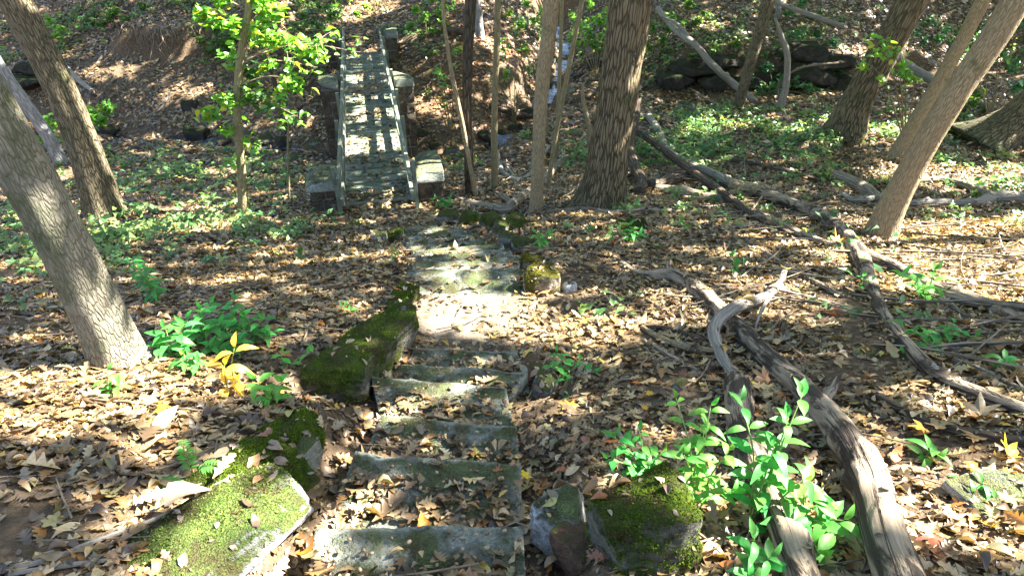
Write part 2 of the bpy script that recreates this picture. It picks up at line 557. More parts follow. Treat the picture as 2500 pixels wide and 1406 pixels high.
def wood_mat(name, a, b, green=0.0, obj_rand=True, scale=(60, 60, 3.0)):
    m, t, bs, out = new_mat(name)
    b_ = attr(t, 'bark')
    g = noise(t, scaled(t, b_, scale), 1.0, 5, 0.65, 0.3)
    g2 = noise(t, geo(t), 3.0, 4)
    c = mixc(t, ramp(t, g, [(0.25, 0.0), (0.75, 1.0)]), a, b)
    if green:
        c = mixc(t, mth(t, 'MULTIPLY', ramp(t, g2, [(0.4, 0.0), (0.7, 1.0)]), green), c, (0.07, 0.10, 0.04))
    if obj_rand:
        oi = t.nodes.new('ShaderNodeObjectInfo')
        hsv = t.nodes.new('ShaderNodeHueSaturation')
        t.links.new(c, hsv.inputs['Color'])
        t.links.new(mth(t, 'ADD', mth(t, 'MULTIPLY', oi.outputs['Random'], 0.6), 0.7), hsv.inputs['Value'])
        c = hsv.outputs[0]
    t.links.new(c, bs.inputs['Base Color'])
    bs.inputs['Roughness'].default_value = 0.85
    bs.inputs['Specular IOR Level'].default_value = 0.25
    bump(t, bs, g, 0.6, 0.006)
    return m

def leaf_mat(name, trans=0.35, rough=0.5, rand=0.0, base=None, vein=False, spec=0.35, fine=True):
    """thin leaf: colour from the 'tint' attribute (or a base colour), light passes through it"""
    m, t, bs, out = new_mat(name)
    if base is None:
        c = attr(t, 'tint', 'Color')
    else:
        c = t.nodes.new('ShaderNodeRGB').outputs[0]
        c.default_value = (*base, 1)
    if fine:
        n = noise(t, geo(t), 60.0, 3, 0.6)
        c = mixc(t, 0.35, c, ramp(t, n, [(0.3, 0.2), (0.7, 0.85)]), 'OVERLAY')
    if rand:
        oi = t.nodes.new('ShaderNodeObjectInfo')
        hsv = t.nodes.new('ShaderNodeHueSaturation')
        t.links.new(c, hsv.inputs['Color'])
        t.links.new(mth(t, 'ADD', mth(t, 'MULTIPLY', oi.outputs['Random'], rand), 1 - rand * 0.5), hsv.inputs['Value'])
        t.links.new(mth(t, 'ADD', mth(t, 'MULTIPLY', oi.outputs['Random'], rand * 0.08), 0.5 - rand * 0.04), hsv.inputs['Hue'])
        c = hsv.outputs[0]
    t.links.new(c, bs.inputs['Base Color'])
    bs.inputs['Roughness'].default_value = rough
    bs.inputs['Specular IOR Level'].default_value = spec
    if trans > 0:
        tr = t.nodes.new('ShaderNodeBsdfTranslucent')
        bri = t.nodes.new('ShaderNodeMix')
        bri.data_type = 'RGBA'
        bri.blend_type = 'MULTIPLY'
        bri.inputs[0].default_value = 1
        t.links.new(c, bri.inputs[6])
        bri.inputs[7].default_value = (1.5, 1.35, 0.6, 1)
        t.links.new(bri.outputs[2], tr.inputs[0])
        mx = t.nodes.new('ShaderNodeMixShader')
        mx.inputs[0].default_value = trans
        t.links.new(bs.outputs[0], mx.inputs[1])
        t.links.new(tr.outputs[0], mx.inputs[2])
        t.links.new(mx.outputs[0], out.inputs[0])
    return m

def soil_mat():
    m, t, bs, out = new_mat('forest_soil')
    pos = geo(t)
    n1 = noise(t, pos, 1.2, 5)
    n2 = noise(t, pos, 22.0, 5, 0.7)
    n3 = noise(t, pos, 90.0, 3, 0.7)
    c = mixc(t, n1, (0.085, 0.058, 0.034), (0.16, 0.115, 0.072))
    v = t.nodes.new('ShaderNodeTexVoronoi')
    v.inputs['Scale'].default_value = 16
    t.links.new(pos, v.inputs['Vector'])
    litter = mixc(t, ramp(t, n2, [(0.35, 0.0), (0.65, 1.0)]), (0.09, 0.06, 0.033), (0.22, 0.15, 0.085))
    c = mixc(t, 0.6, c, litter)
    c = mixc(t, 0.5, c, ramp(t, v.outputs['Distance'], [(0.0, 0.9), (0.5, 0.2)]), 'OVERLAY')
    trod = mixc(t, n2, (0.13, 0.10, 0.07), (0.25, 0.20, 0.14))
    c = mixc(t, attr(t, 'tint', 'Fac'), c, trod)
    t.links.new(c, bs.inputs['Base Color'])
    bs.inputs['Roughness'].default_value = 0.97
    bs.inputs['Specular IOR Level'].default_value = 0.1
    bump(t, bs, mth(t, 'ADD', n2, mth(t, 'MULTIPLY', n3, 0.5)), 0.9, 0.03)
    return m

M = {}
M['soil'] = soil_mat()
M['oak_bark'] = bark_mat('oak_bark', (0.042, 0.031, 0.017), (0.27, 0.205, 0.11), 0.14, 0.95, 25, 3.4, 1.0, foot=0.95)
M['furrow_bark'] = bark_mat('furrowed_bark', (0.055, 0.042, 0.024), (0.27, 0.215, 0.125), 0.18, 0.85, 34, 5.0, 1.0, foot=0.7)
M['pale_bark'] = bark_mat('pale_bark', (0.12, 0.10, 0.062), (0.38, 0.335, 0.235), 0.30, 0.6, 58, 13.0, 0.9, (0.27, 0.27, 0.20))
M['tan_bark'] = bark_mat('tan_bark', (0.14, 0.10, 0.05), (0.43, 0.325, 0.175), 0.04, 0.6, 48, 9, 0.8, (0.30, 0.225, 0.12))
M['young_bark'] = bark_mat('young_bark', (0.10, 0.08, 0.035), (0.27, 0.22, 0.11), 0.10, 0.5, 34, 8.0, 0.5)
M['dark_bark'] = bark_mat('dark_bark', (0.02, 0.015, 0.01), (0.12, 0.09, 0.055), 0.05, 0.8, 24, 4.0, 0.8)
M['grey_bark'] = bark_mat('grey_bark', (0.09, 0.085, 0.075), (0.34, 0.32, 0.29), 0.0, 0.7, 22, 4.0, 0.7)
M['dead_wood'] = bark_mat('dead_wood', (0.06, 0.045, 0.03), (0.36, 0.29, 0.20), 0.0, 0.6, 30, 1.2, 0.9, (0.14, 0.10, 0.065))
M['grey_wood'] = bark_mat('grey_wood', (0.08, 0.066, 0.05), (0.33, 0.285, 0.22), 0.0, 0.5, 40, 1.0, 0.7, (0.24, 0.2, 0.155))
M['dark_wood'] = bark_mat('dark_wood', (0.015, 0.011, 0.008), (0.15, 0.105, 0.065), 0.0, 0.7, 26, 2.0, 0.9, (0.06, 0.042, 0.028))
def log_mat():
    m, t, bs, out = new_mat('weathered_log')
    b = attr(t, 'bark')
    st = noise(t, scaled(t, b, (55, 55, 2.2)), 1.0, 6, 0.7, 0.6)
    cr = noise(t, scaled(t, b, (18, 18, 1.1)), 1.0, 4, 0.7, 0.8)
    pat = noise(t, scaled(t, b, (6.5, 6.5, 2.2)), 1.0, 5, 0.65, 0.4)
    wood = mixc(t, ramp(t, st, [(0.3, 0.0), (0.7, 1.0)]), (0.12, 0.085, 0.05), (0.34, 0.265, 0.175))
    brk = mixc(t, ramp(t, st, [(0.3, 0.0), (0.8, 1.0)]), (0.012, 0.009, 0.007), (0.085, 0.06, 0.038))
    msk = ramp(t, pat, [(0.49, 0.0), (0.56, 1.0)])
    crk = ramp(t, cr, [(0.40, 0.0), (0.47, 1.0)])
    c = mixc(t, msk, wood, brk)
    c = mixc(t, crk, (0.03, 0.02, 0.014), c)
    t.links.new(c, bs.inputs['Base Color'])
    bs.inputs['Roughness'].default_value = 0.8
    bs.inputs['Specular IOR Level'].default_value = 0.25
    h = mth(t, 'ADD', mth(t, 'ADD', mth(t, 'MULTIPLY', st, .35), mth(t, 'MULTIPLY', crk, .6)), mth(t, 'MULTIPLY', msk, 0.5))
    bump(t, bs, h, 0.9, 0.02)
    return m
M['log_wood'] = log_mat()
M['moss_rock'] = rock_mat('moss_rock', (0.13, 0.12, 0.09), (0.22, 0.2, 0.16), 0.80, (0.022, 0.042, 0.004), (0.075, 0.105, 0.010))
M['half_moss'] = rock_mat('half_moss_rock', (0.13, 0.115, 0.085), (0.25, 0.23, 0.18), 0.6, (0.025, 0.045, 0.006), (0.07, 0.095, 0.015))
M['slab_moss'] = rock_mat('slab_moss', (0.22, 0.21, 0.17), (0.38, 0.37, 0.32), 0.5, (0.05, 0.085, 0.014), (0.13, 0.165, 0.04), 0.2)
M['bare_rock'] = rock_mat('bare_rock', (0.12, 0.115, 0.085), (0.27, 0.265, 0.21), 0.5, (0.05, 0.065, 0.02), (0.10, 0.12, 0.04), lichen=0.15)
M['pale_rock'] = rock_mat('pale_rock', (0.30, 0.27, 0.22), (0.50, 0.47, 0.42), 0.2, lichen=0.4)
M['crust_rock'] = rock_mat('crust_rock', (0.20, 0.19, 0.16), (0.40, 0.39, 0.35), 0.45, (0.08, 0.10, 0.04), (0.14, 0.16, 0.06), lichen=0.35)
M['dark_rock'] = rock_mat('dark_rock', (0.022, 0.019, 0.015), (0.065, 0.056, 0.042), 0.42, (0.012, 0.022, 0.005), (0.03, 0.045, 0.01))  # dark creek rock; on the ledges it also stands in for undercut shade
M['red_rock'] = rock_mat('red_rock', (0.10, 0.05, 0.03), (0.19, 0.12, 0.07), 0.3)
M['yellow_moss'] = rock_mat('yellow_moss_rock', (0.24, 0.19, 0.12), (0.38, 0.33, 0.24), 0.68, (0.05, 0.06, 0.008), (0.16, 0.145, 0.018))
M['step_stone'] = rock_mat('step_stone', (0.19, 0.195, 0.15), (0.33, 0.34, 0.265), 0.34, (0.075, 0.095, 0.035), (0.13, 0.15, 0.065), 0.08)
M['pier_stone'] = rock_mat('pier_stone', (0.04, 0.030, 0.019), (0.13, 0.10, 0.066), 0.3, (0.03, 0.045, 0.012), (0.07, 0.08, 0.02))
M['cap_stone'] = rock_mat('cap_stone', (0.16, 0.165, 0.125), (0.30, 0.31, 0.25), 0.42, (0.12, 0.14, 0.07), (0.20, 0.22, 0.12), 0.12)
M['mortar'] = rock_mat('mortar', (0.14, 0.125, 0.10), (0.25, 0.23, 0.19), 0.2)
M['plank'] = wood_mat('plank_wood', (0.085, 0.09, 0.065), (0.21, 0.22, 0.17), 0.8)
M['rail'] = wood_mat('rail_wood', (0.06, 0.06, 0.042), (0.20, 0.205, 0.15), 0.6)
M['litter'] = leaf_mat('dry_leaves', 0.15, 0.45, spec=0.6)
M['moss_tuft'] = leaf_mat('moss_tufts', 0.25, 0.8, spec=0.1, fine=False)
M['canopy'] = leaf_mat('canopy_leaves', 0.4, 0.5, fine=False)
M['green'] = leaf_mat('green_leaves', 0.42, 0.42, spec=0.45, fine=False)
M['plant_leaf'] = leaf_mat('seedling_leaf', 0.38, 0.5, 0.55, (0.06, 0.25, 0.04), spec=0.3)
M['plant_leaf_pale'] = leaf_mat('pale_seedling_leaf', 0.40, 0.5, 0.5, (0.11, 0.33, 0.045), spec=0.3)
M['yellow_leaf'] = leaf_mat('yellow_leaf', 0.35, 0.5, 0.4, (0.62, 0.40, 0.035))
M['gold_leaf'] = leaf_mat('gold_leaf', 0.30, 0.5, 0.4, (0.50, 0.24, 0.035))
M['tan_leaf'] = leaf_mat('tan_leaf', 0.20, 0.5, 0.3, (0.46, 0.31, 0.15))
M['brown_leaf'] = leaf_mat('brown_leaf', 0.12, 0.5, 0.3, (0.27, 0.14, 0.055))
M['cream_leaf'] = leaf_mat('cream_leaf', 0.25, 0.45, 0.2, (0.60, 0.46, 0.28))
M['red_leaf'] = leaf_mat('red_leaf', 0.30, 0.5, 0.3, (0.36, 0.10, 0.035))
M['stem'] = leaf_mat('green_stem', 0.0, 0.5, 0.2, (0.14, 0.2, 0.05))
M['twig'] = bark_mat('twig_bark', (0.07, 0.05, 0.03), (0.26, 0.19, 0.12), 0, 0.4, 60, 10, 0.4)
M['root'] = bark_mat('root_bark', (0.06, 0.045, 0.03), (0.24, 0.18, 0.12), 0, 0.4, 40, 6, 0.4)

def water_mat():
    m, t, bs, out = new_mat('creek_water')
    bs.inputs['Base Color'].default_value = (0.015, 0.02, 0.025, 1)
    bs.inputs['Roughness'].default_value = 0.06
    bs.inputs['IOR'].default_value = 1.33
    bs.inputs['Specular IOR Level'].default_value = 0.45
    bump(t, bs, noise(t, geo(t), 9.0, 3), 0.45, 0.05)
    return m
M['water'] = water_mat()

# ------------------------------------------------------------------ the ground: one sheet, fine where it is near
def grid_axis(lo, hi, fine, outer):
    c = list(np.arange(lo, hi + fine / 2, fine))
    s, x = fine, hi
    up = []
    while x < outer:
        s *= 1.22
        x += s
        up.append(x)
    s, x = fine, lo
    dn = []
    while x > -outer:
        s *= 1.22
        x -= s
        dn.append(x)
    return np.array(dn[::-1] + c + up)
def build_ground():
    gx = grid_axis(-14, 15, 0.1, 160)
    gy = grid_axis(0.4, 25.5, 0.1, 160)
    X, Y = np.meshgrid(gx, gy)
    Z = terrain_exact(X, Y)
    V = np.stack([X.ravel(), Y.ravel(), Z], 1)
    nx, ny = len(gx), len(gy)
    i = (np.arange(ny - 1)[:, None] * nx + np.arange(nx - 1)[None]).ravel()
    Fq = np.stack([i, i + 1, i + nx + 1, i + nx], 1)
    pm = np.zeros(len(V))
    for px, py, rx, ry in ((1140, 745, .5, .75), (1120, 690, .45, .4), (1080, 800, .4, .4)):
        c = P(px, py)
        pm = np.maximum(pm, np.exp(-(((V[:, 0] - c[0]) / rx) ** 2 + ((V[:, 1] - c[1]) / ry) ** 2) * 1.2))
    obj('ground', mesh_from('ground', V, Fq, M['soil'], True, np.stack([pm] * 3, 1)), kind='structure', label='leaf strewn brown soil of the wooded ravine')
build_ground()

def build_creek():
    c = catmull(CREEK, 0.4)
    V, Fq = [], []
    tan = np.gradient(c, axis=0)
    rng = np.random.default_rng(4)
    for k, (p, t) in enumerate(zip(c, tan)):
        n = np.array([t[1], -t[0], 0]) / (np.hypot(t[0], t[1]) + 1e-9)
        wd = (0.55 + 0.25 * math.sin(k * 0.7) + rng.uniform(-.1, .1)) * (0.5 if p[0] < -2.6 else 0.8)
        lift = 0.045 + 0.06 * math.sin(k * 0.83) + 0.04 * math.sin(k * 2.1 + 1)
        for s in (-1, -0.33, 0.33, 1):
            V.append(p + n * wd * s + np.array([0, 0, lift]))
    for k in range(len(c) - 1):
        for j in range(3):
            a = k * 4 + j
            Fq.append((a, a + 1, a + 5, a + 4))
    obj('creek', mesh_from('creek', np.array(V), Fq, M['water']), kind='structure', label='shallow creek water winding under the footbridge')
build_creek()

# ------------------------------------------------------------------ leaf shapes
def strip_leaf(t, wv, tipshift=None, fold=0.25, bend=0.3, droop=0.0, twist=0.0):
    t, wv = np.asarray(t, float), np.asarray(wv, float)
    ts = t + (tipshift if tipshift is not None else 0)
    n = len(t)
    Vl = np.stack([-wv, ts, wv * fold + bend * wv ** 2 * 2], 1)
    Vm = np.stack([0 * t, t, 0 * t], 1)
    Vr = np.stack([wv, ts, wv * fold + bend * wv ** 2 * 2], 1)
    V = np.vstack([Vl, Vm, Vr])
    y = V[:, 1]
    V[:, 2] += -droop * (y - 0.3) ** 2 + twist * V[:, 0] * (y - 0.5)
    i = np.arange(n - 1)
    Fq = np.vstack([np.stack([i, n + i, n + i + 1, i + 1], 1), np.stack([n + i, 2 * n + i, 2 * n + i + 1, n + i + 1], 1)])
    Ft = np.vstack([Fq[:, [0, 1, 2]], Fq[:, [0, 2, 3]]])
    V[:, 1] -= 0.5
    return V, Ft

def fan_leaf(ang, rad, cup=0.2, wave=0.1, seed=0, ring=True):
    a = np.radians(ang)
    rad = np.asarray(rad, float)
    V = np.stack([rad * np.sin(a), rad * np.cos(a), cup * rad ** 2 + wave * np.sin(a * 3 + seed) * rad], 1)
    n = len(V)
    if not ring:
        i = np.arange(n)
        return np.vstack([[[0, 0, 0]], V]), np.stack([0 * i, 1 + (i + 1) % n, 1 + i], 1)
    inner = V * np.array([0.5, 0.5, 0.35])
    V = np.vstack([[[0, 0, 0]], inner, V])
    i = np.arange(n)
    j = (i + 1) % n
    Ft = np.vstack([np.stack([0 * i, 1 + j, 1 + i], 1), np.stack([1 + i, 1 + j, 1 + n + j], 1), np.stack([1 + i, 1 + n + j, 1 + n + i], 1)])
    return V, Ft
OT = [0, .15, .25, .34, .47, .57, .69, .80, .90, 1.0]
OW = [.012, .06, .18, .07, .26, .09, .27, .11, .14, .02]
OS = np.array([0, 0, .06, 0, .07, 0, .06, 0, .03, 0])
OAK = [strip_leaf(OT, OW, OS, f * .7, b * .7, d * .5, tw * .6) for f, b, d, tw in ((.2, .5, .3, .3), (-.3, -.6, -.5, -.5), (.1, 1.6, .6, .7), (-.15, .3, 1.0, -.8), (.5, 1.0, -.7, .2), (0.05, -.2, .2, 0))]
MA = [0, 14, 24, 42, 50, 60, 84, 96, 112, 140, 165, 180, 195, 220, 248, 264, 276, 300, 310, 318, 336, 346]
MR = [.62, .36, .26, .50, .55, .30, .42, .46, .26, .30, .20, .06, .20, .30, .26, .46, .42, .30, .55, .50, .26, .36]
MAPLE_FLAT = [fan_leaf(MA, MR, c, wv, s, False) for c, wv, s in ((.25, .08, 0), (-.3, .12, 1), (.4, .2, 2), (-.1, .06, 4))]
MAPLE = [fan_leaf(MA, MR, c, wv, s) for c, wv, s in ((.5, .15, 0), (-.7, .25, 1), (.9, .35, 2), (-.2, .12, 4))]
OVAL = [strip_leaf([0, .15, .35, .6, .82, 1], [.015, .16, .25, .23, .12, 0], None, f, b, d, tw) for f, b, d, tw in ((.25, .5, .4, .4), (-.3, 1, -.6, -.6), (.6, 1.5, .8, 1.0), (.05, .2, .1, .1))]
SIMPLE = [strip_leaf([0, .4, .75, 1], [.02, .26, .22, .02], None, f, b, d, tw) for f, b, d, tw in ((.3, .6, .5, .5), (-.4, .5, -.7, -.4), (.7, 1.2, .9, .8))]
BITS = [strip_leaf([0, .45, 1], [.03, .27, .02], None, f, b, d, tw) for f, b, d, tw in ((.2, .5, .4, .5), (-.3, .4, -.5, -.4), (.5, .9, .7, .8), (0, 0, .1, .1))]
LOBED = [fan_leaf([0, 30, 55, 95, 130, 180, 230, 265, 305, 330], [.58, .27, .5, .24, .36, .15, .36, .24, .5, .27], c, wv, s, False) for c, wv, s in ((.6, .3, 0), (-.7, .25, 1))]
DIAM = [(np.array([(0, -.5, 0), (.27, .02, f), (0, .5, d), (-.27, .02, f)]), np.array([(0, 1, 2), (0, 2, 3)])) for f, d in ((.12, .1), (-.12, -.08), (.2, .25))]

def frames(nrm, yaw):
    a = np.stack([np.cos(yaw), np.sin(yaw), 0 * yaw], 1)
    yv = a - nrm * (a * nrm).sum(1, keepdims=True)
    yv /= np.linalg.norm(yv, axis=1, keepdims=True)
    xv = np.cross(yv, nrm)
    return np.stack([xv, yv, nrm], 2)

def scatter(bag, templates, pos, nrm, yaw, scale, col, rng):
    which = rng.integers(0, len(templates), len(pos))
    Rm = frames(nrm, yaw)
    for k, (tv, tf) in enumerate(templates):
        idx = np.nonzero(which == k)[0]
        if not len(idx):
            continue
        V = np.einsum('nij,vj->nvi', Rm[idx] * scale[idx][:, None, None], tv) + pos[idx][:, None]
        Fc = tf[None] + (np.arange(len(idx)) * len(tv))[:, None, None]
        C = np.repeat(col[idx], len(tv), 0)
        bag.add(V.reshape(-1, 3), Fc.reshape(-1, 3), C)

def in_view(p, margin=0.9, mz=0.0):
    d = p[:, 1] * math.cos(PITCH) - p[:, 2] * math.sin(PITCH)
    u = p[:, 0]
    v = p[:, 1] * math.sin(PITCH) + p[:, 2] * math.cos(PITCH)
    return (d > 0.5) & (np.abs(u) < d * 0.84 + margin) & (v > -0.475 * d - 0.5 * margin) & (v < 0.475 * d + margin)

def tilted(n, sig, rng):
    m = n + rng.normal(0, 1, n.shape) * (sig[:, None] if hasattr(sig, '__len__') else sig)
    return m / np.linalg.norm(m, axis=1, keepdims=True)

# ------------------------------------------------------------------ rocks and cut stone
def ico(sub):
    import bmesh
    bm = bmesh.new()
    bmesh.ops.create_icosphere(bm, subdivisions=sub, radius=1)
    V = np.array([v.co[:] for v in bm.verts])
    Fc = np.array([[v.index for v in f.verts] for f in bm.faces])
    bm.free()
    return V, Fc
ICO = {k: ico(k) for k in (2, 3, 4, 5, 6)}

def rock_mesh(name, size, mat, seed=0, sub=5, boxy=0.6, planes=7, rough=0.10, fine=0.025, path=None):
    V, Fc = ICO[sub]
    rng = np.random.default_rng(seed)
    V = np.sign(V) * np.abs(V) ** boxy
    V = V / np.maximum(np.abs(V).max(1, keepdims=True) ** 0.6, 1e-6)
    for _ in range(planes):
        n = rng.normal(size=3)
        n /= np.linalg.norm(n)
        d = rng.uniform(0.68, 0.98)
        ex = np.maximum(V @ n - d, 0)
        V = V - n * ex[:, None] * 0.9
    V = V * np.asarray(size) / 2
    m = float(np.mean(size)) / 2
    N = V / np.linalg.norm(V, axis=1, keepdims=True)
    V = V + N * (rough * m * fbm(V / m * 1.6 + seed, 3, seed) + fine * m * fbm(V / m * 9 + seed, 3, seed + 3))[:, None]
    if path is not None:
        V = path(V)
    return mesh_from(name, V, Fc, mat)

DRESS = []
def dress(o, n, nzmin=.55):
    me = o.data
    V = np.empty(len(me.vertices) * 3, np.float32)
    me.vertices.foreach_get('co', V)
    Mx = np.array(o.matrix_basis)
    V = V.reshape(-1, 3) @ Mx[:3, :3].T + Mx[:3, 3]
    if o.parent:
        V = V + np.array(o.parent.location)
    Fi = np.empty(len(me.loops), np.int32)
    me.loops.foreach_get('vertex_index', Fi)
    Fi = Fi.reshape(-1, 3)
    e1, e2 = V[Fi[:, 1]] - V[Fi[:, 0]], V[Fi[:, 2]] - V[Fi[:, 0]]
    nn = np.cross(e1, e2)
    ar = np.linalg.norm(nn, axis=1)
    nn = nn / np.maximum(ar[:, None], 1e-12)
    c = V[Fi].mean(1)
    ok = (nn[:, 2] > nzmin) & (c[:, 2] > T(c[:, 0], c[:, 1]) + .01)
    if not ok.any():
        return
    rg = np.random.default_rng(len(DRESS) + 5)
    pick = rg.choice(np.nonzero(ok)[0], n, p=ar[ok] / ar[ok].sum())
    DRESS.append((c[pick], nn[pick]))

def moss_tufts(o, n, pal, seed, xmax=9.0):
    me = o.data
    V = np.empty(len(me.vertices) * 3, np.float32)
    me.vertices.foreach_get('co', V)
    V = V.reshape(-1, 3)
    Fi = np.empty(len(me.loops), np.int32)
    me.loops.foreach_get('vertex_index', Fi)
    Fi = Fi.reshape(-1, 3)
    nn = np.cross(V[Fi[:, 1]] - V[Fi[:, 0]], V[Fi[:, 2]] - V[Fi[:, 0]])
    ar = np.linalg.norm(nn, axis=1)
    nn = nn / np.maximum(ar[:, None], 1e-12)
    rg = np.random.default_rng(seed)
    pick = rg.choice(len(Fi), n * 2, p=ar / ar.sum())
    wts = rg.dirichlet((1, 1, 1), len(pick))
    p = (V[Fi[pick]] * wts[..., None]).sum(1)
    m = nn[pick]
    dens = fbm(p * 9, 4, seed) * 1.1 + m[:, 2] * .55
    k = np.nonzero((dens > .18 + rg.normal(0, .12, len(p))) & (p[:, 0] < xmax + rg.normal(0, .03, len(p))))[0][:n]
    if len(k) < 10:
        return
    p, m, dens = p[k], m[k], dens[k]
    sz = rg.uniform(.006, .014, len(k)) * np.clip(.7 + dens * .5, .7, 1.4)
    tall = tilted(m, .55, rg)
    side = tilted(np.cross(tall, rg.normal(0, 1, m.shape)), .01, rg)
    b = Bag()
    yaw = rg.uniform(0, 6.28, len(k))
    tone = np.clip(.5 + .6 * fbm(p * 16, 3, seed + 4) + .25 * rg.random(len(k)), 0, 1)[:, None]
    c = np.array(pal[0]) * (1 - tone) + np.array(pal[1]) * tone
    dead = (fbm(p * 12 + 7, 3, seed + 9) > .28)[:, None]
    c = np.where(dead, np.array((.075, .055, .02)), c)
    scatter(b, DIAM, p + tall * (sz * .3)[:, None], side, yaw, sz, c, rg)
    obj('moss', b.mesh('moss', M['moss_tuft']), o, kind='stuff')

MOSSY = {'moss_rock': ((.025, .055, .004), (.12, .175, .013)), 'slab_moss': ((.05, .085, .014), (.17, .21, .045)), 'yellow_moss': ((.06, .065, .008), (.19, .17, .02)), 'half_moss': ((.025, .045, .006), (.08, .10, .015))}
def rock(px, py, w_, d_, h_, mat, label, seed, rz=0.0, sink=0.3, sub=5, name='rock', cat='rock', tilt=(0, 0), group=None, **k):
    b = P(px, py)
    me = rock_mesh(name, (w_, d_, h_), M[mat], seed, sub, **k)
    o = obj(name, me, None, (b[0], b[1], b[2] + h_ * (0.5 - sink)), label, cat, group)
    o.rotation_euler = (tilt[0], tilt[1], rz)
    if sub >= 5:
        dress(o, int(6 + 70 * w_ * d_))
        if mat in MOSSY:
            moss_tufts(o, int(2500 + (16000 if mat == 'slab_moss' else 42000) * w_ * d_), MOSSY[mat], seed, .04 if mat == 'slab_moss' else 9.0)
    return o

def box_mesh(name, size, mat, rough=0.006, seed=0, nx=10, ny=4, nz=3, freq=9.0, along=0):
    """a sawn or split block: subdivided box with worn faces; grain runs along the given axis"""
    sx, sy, sz = size
    Vs, Fs, n0 = [], [], 0
    def face(o, u, v, nu, nv):
        nonlocal n0
        a, b = np.meshgrid(np.linspace(0, 1, nu + 1), np.linspace(0, 1, nv + 1))
        pts = np.array(o) + a.ravel()[:, None] * np.array(u) + b.ravel()[:, None] * np.array(v)
        i = (np.arange(nv)[:, None] * (nu + 1) + np.arange(nu)[None]).ravel()
        Vs.append(pts)
        Fs.append(np.stack([i, i + 1, i + nu + 2, i + nu + 1], 1) + n0)
        n0 += len(pts)
    h = np.array(size) / 2
    face((-h[0], -h[1], h[2]), (sx, 0, 0), (0, sy, 0), nx, ny)
    face((-h[0], h[1], -h[2]), (sx, 0, 0), (0, -sy, 0), nx, ny)
    face((-h[0], -h[1], -h[2]), (sx, 0, 0), (0, 0, sz), nx, nz)
    face((h[0], h[1], -h[2]), (-sx, 0, 0), (0, 0, sz), nx, nz)
    face((h[0], -h[1], -h[2]), (0, sy, 0), (0, 0, sz), ny, nz)
    face((-h[0], h[1], -h[2]), (0, -sy, 0), (0, 0, sz), ny, nz)
    V = np.vstack(Vs)
    q = V * freq + seed * 3.7
    edge = (np.abs(V) / h > 0.97).sum(1)
    V = V * (1 - 0.02 * (edge >= 2)[:, None] * np.minimum(1, 0.25 / np.maximum(np.array(size), 0.05)))
    V = V + rough * np.stack([fbm(q, 3, seed), fbm(q + 31, 3, seed + 1), fbm(q + 67, 3, seed + 2)], 1) * 2
    order = [(1, 2, 0), (0, 2, 1), (0, 1, 2)][along]
    return mesh_from(name, V, np.vstack(Fs), mat, False, None, V[:, order] + seed)

def build_stairs():
    c = STEPS[3]
    root = empty('stone_staircase', Vector((c[0] + c[1]) / 2), 'curving flight of worn stone steps leading down to the footbridge', 'staircase')
    o = np.array(root.location)
    for k, (L, Rr, BR, BL, z) in enumerate(STEPS):
        nu, nv, th = 40, 12, 0.17
        if z < -3.1:                         # the winding steps are narrow curbs holding trodden soil
            kk = .155 / np.linalg.norm(((BL + BR - L - Rr) / 2)[:2])
            BL, BR, nv = L + (BL - L) * kk, Rr + (BR - Rr) * kk, 6
        a, b = np.meshgrid(np.linspace(0, 1, nu + 1), np.linspace(0, 1, nv + 1))
        a, b = a.ravel()[:, None], b.ravel()[:, None]
        top = (L * (1 - a) + Rr * a) * (1 - b) + (BL * (1 - a) + BR * a) * b
        q = top * 5 + k * 7.7
        edge = (b[:, 0] < 0.01)
        top[:, 2] += 0.012 * fbm(q, 3, k) + 0.006 * fbm(q * 4, 2, k) - 0.012 * edge
        out_dir = (L + Rr - BL - BR) / 2
        out_dir[2] = 0
        out_dir /= np.linalg.norm(out_dir)
        wob = (0.022 * fbm(q * 0.8, 3, k + 9) + 0.01 * fbm(q * 5, 2, k + 4)) * np.clip(1 - b[:, 0] * 3, 0, 1)
        top += out_dir[None] * wob[:, None]
        bot = top.copy()
        bot[:, 2] = z - th + 0.01 * fbm(q, 2, k + 40)
        n = len(top)
        i = (np.arange(nv)[:, None] * (nu + 1) + np.arange(nu)[None]).ravel()
        Ft = np.stack([i, i + 1, i + nu + 2, i + nu + 1], 1)
        Fb = Ft[:, ::-1] + n
        rim = list(range(nu + 1)) + [r * (nu + 1) + nu for r in range(1, nv + 1)] + [nv * (nu + 1) + c_ for c_ in range(nu - 1, -1, -1)] + [r * (nu + 1) for r in range(nv - 1, 0, -1)]
        rim = np.array(rim)
        nx_ = np.roll(rim, -1)
        Fs = np.stack([nx_, rim, rim + n, nx_ + n], 1)
        obj('step', mesh_from('step', np.vstack([top, bot]) - o, np.vstack([Ft, Fb, Fs]), M['step_stone'], False), root)
build_stairs()

# ------------------------------------------------------------------ the footbridge
BR_O = np.array([-2.22, 9.35, -4.38])
BR_D = np.array([-2.43, 10.84, 0.0])
BR_D /= np.linalg.norm(BR_D)
BR_RZ = math.atan2(BR_D[1], BR_D[0]) - math.pi / 2
BR_L = 11.2
def bridge_local(x, y):
    dx, dy = x - BR_O[0], y - BR_O[1]
    return dx * BR_D[1] - dy * BR_D[0], dx * BR_D[0] + dy * BR_D[1]      # across (right positive), along

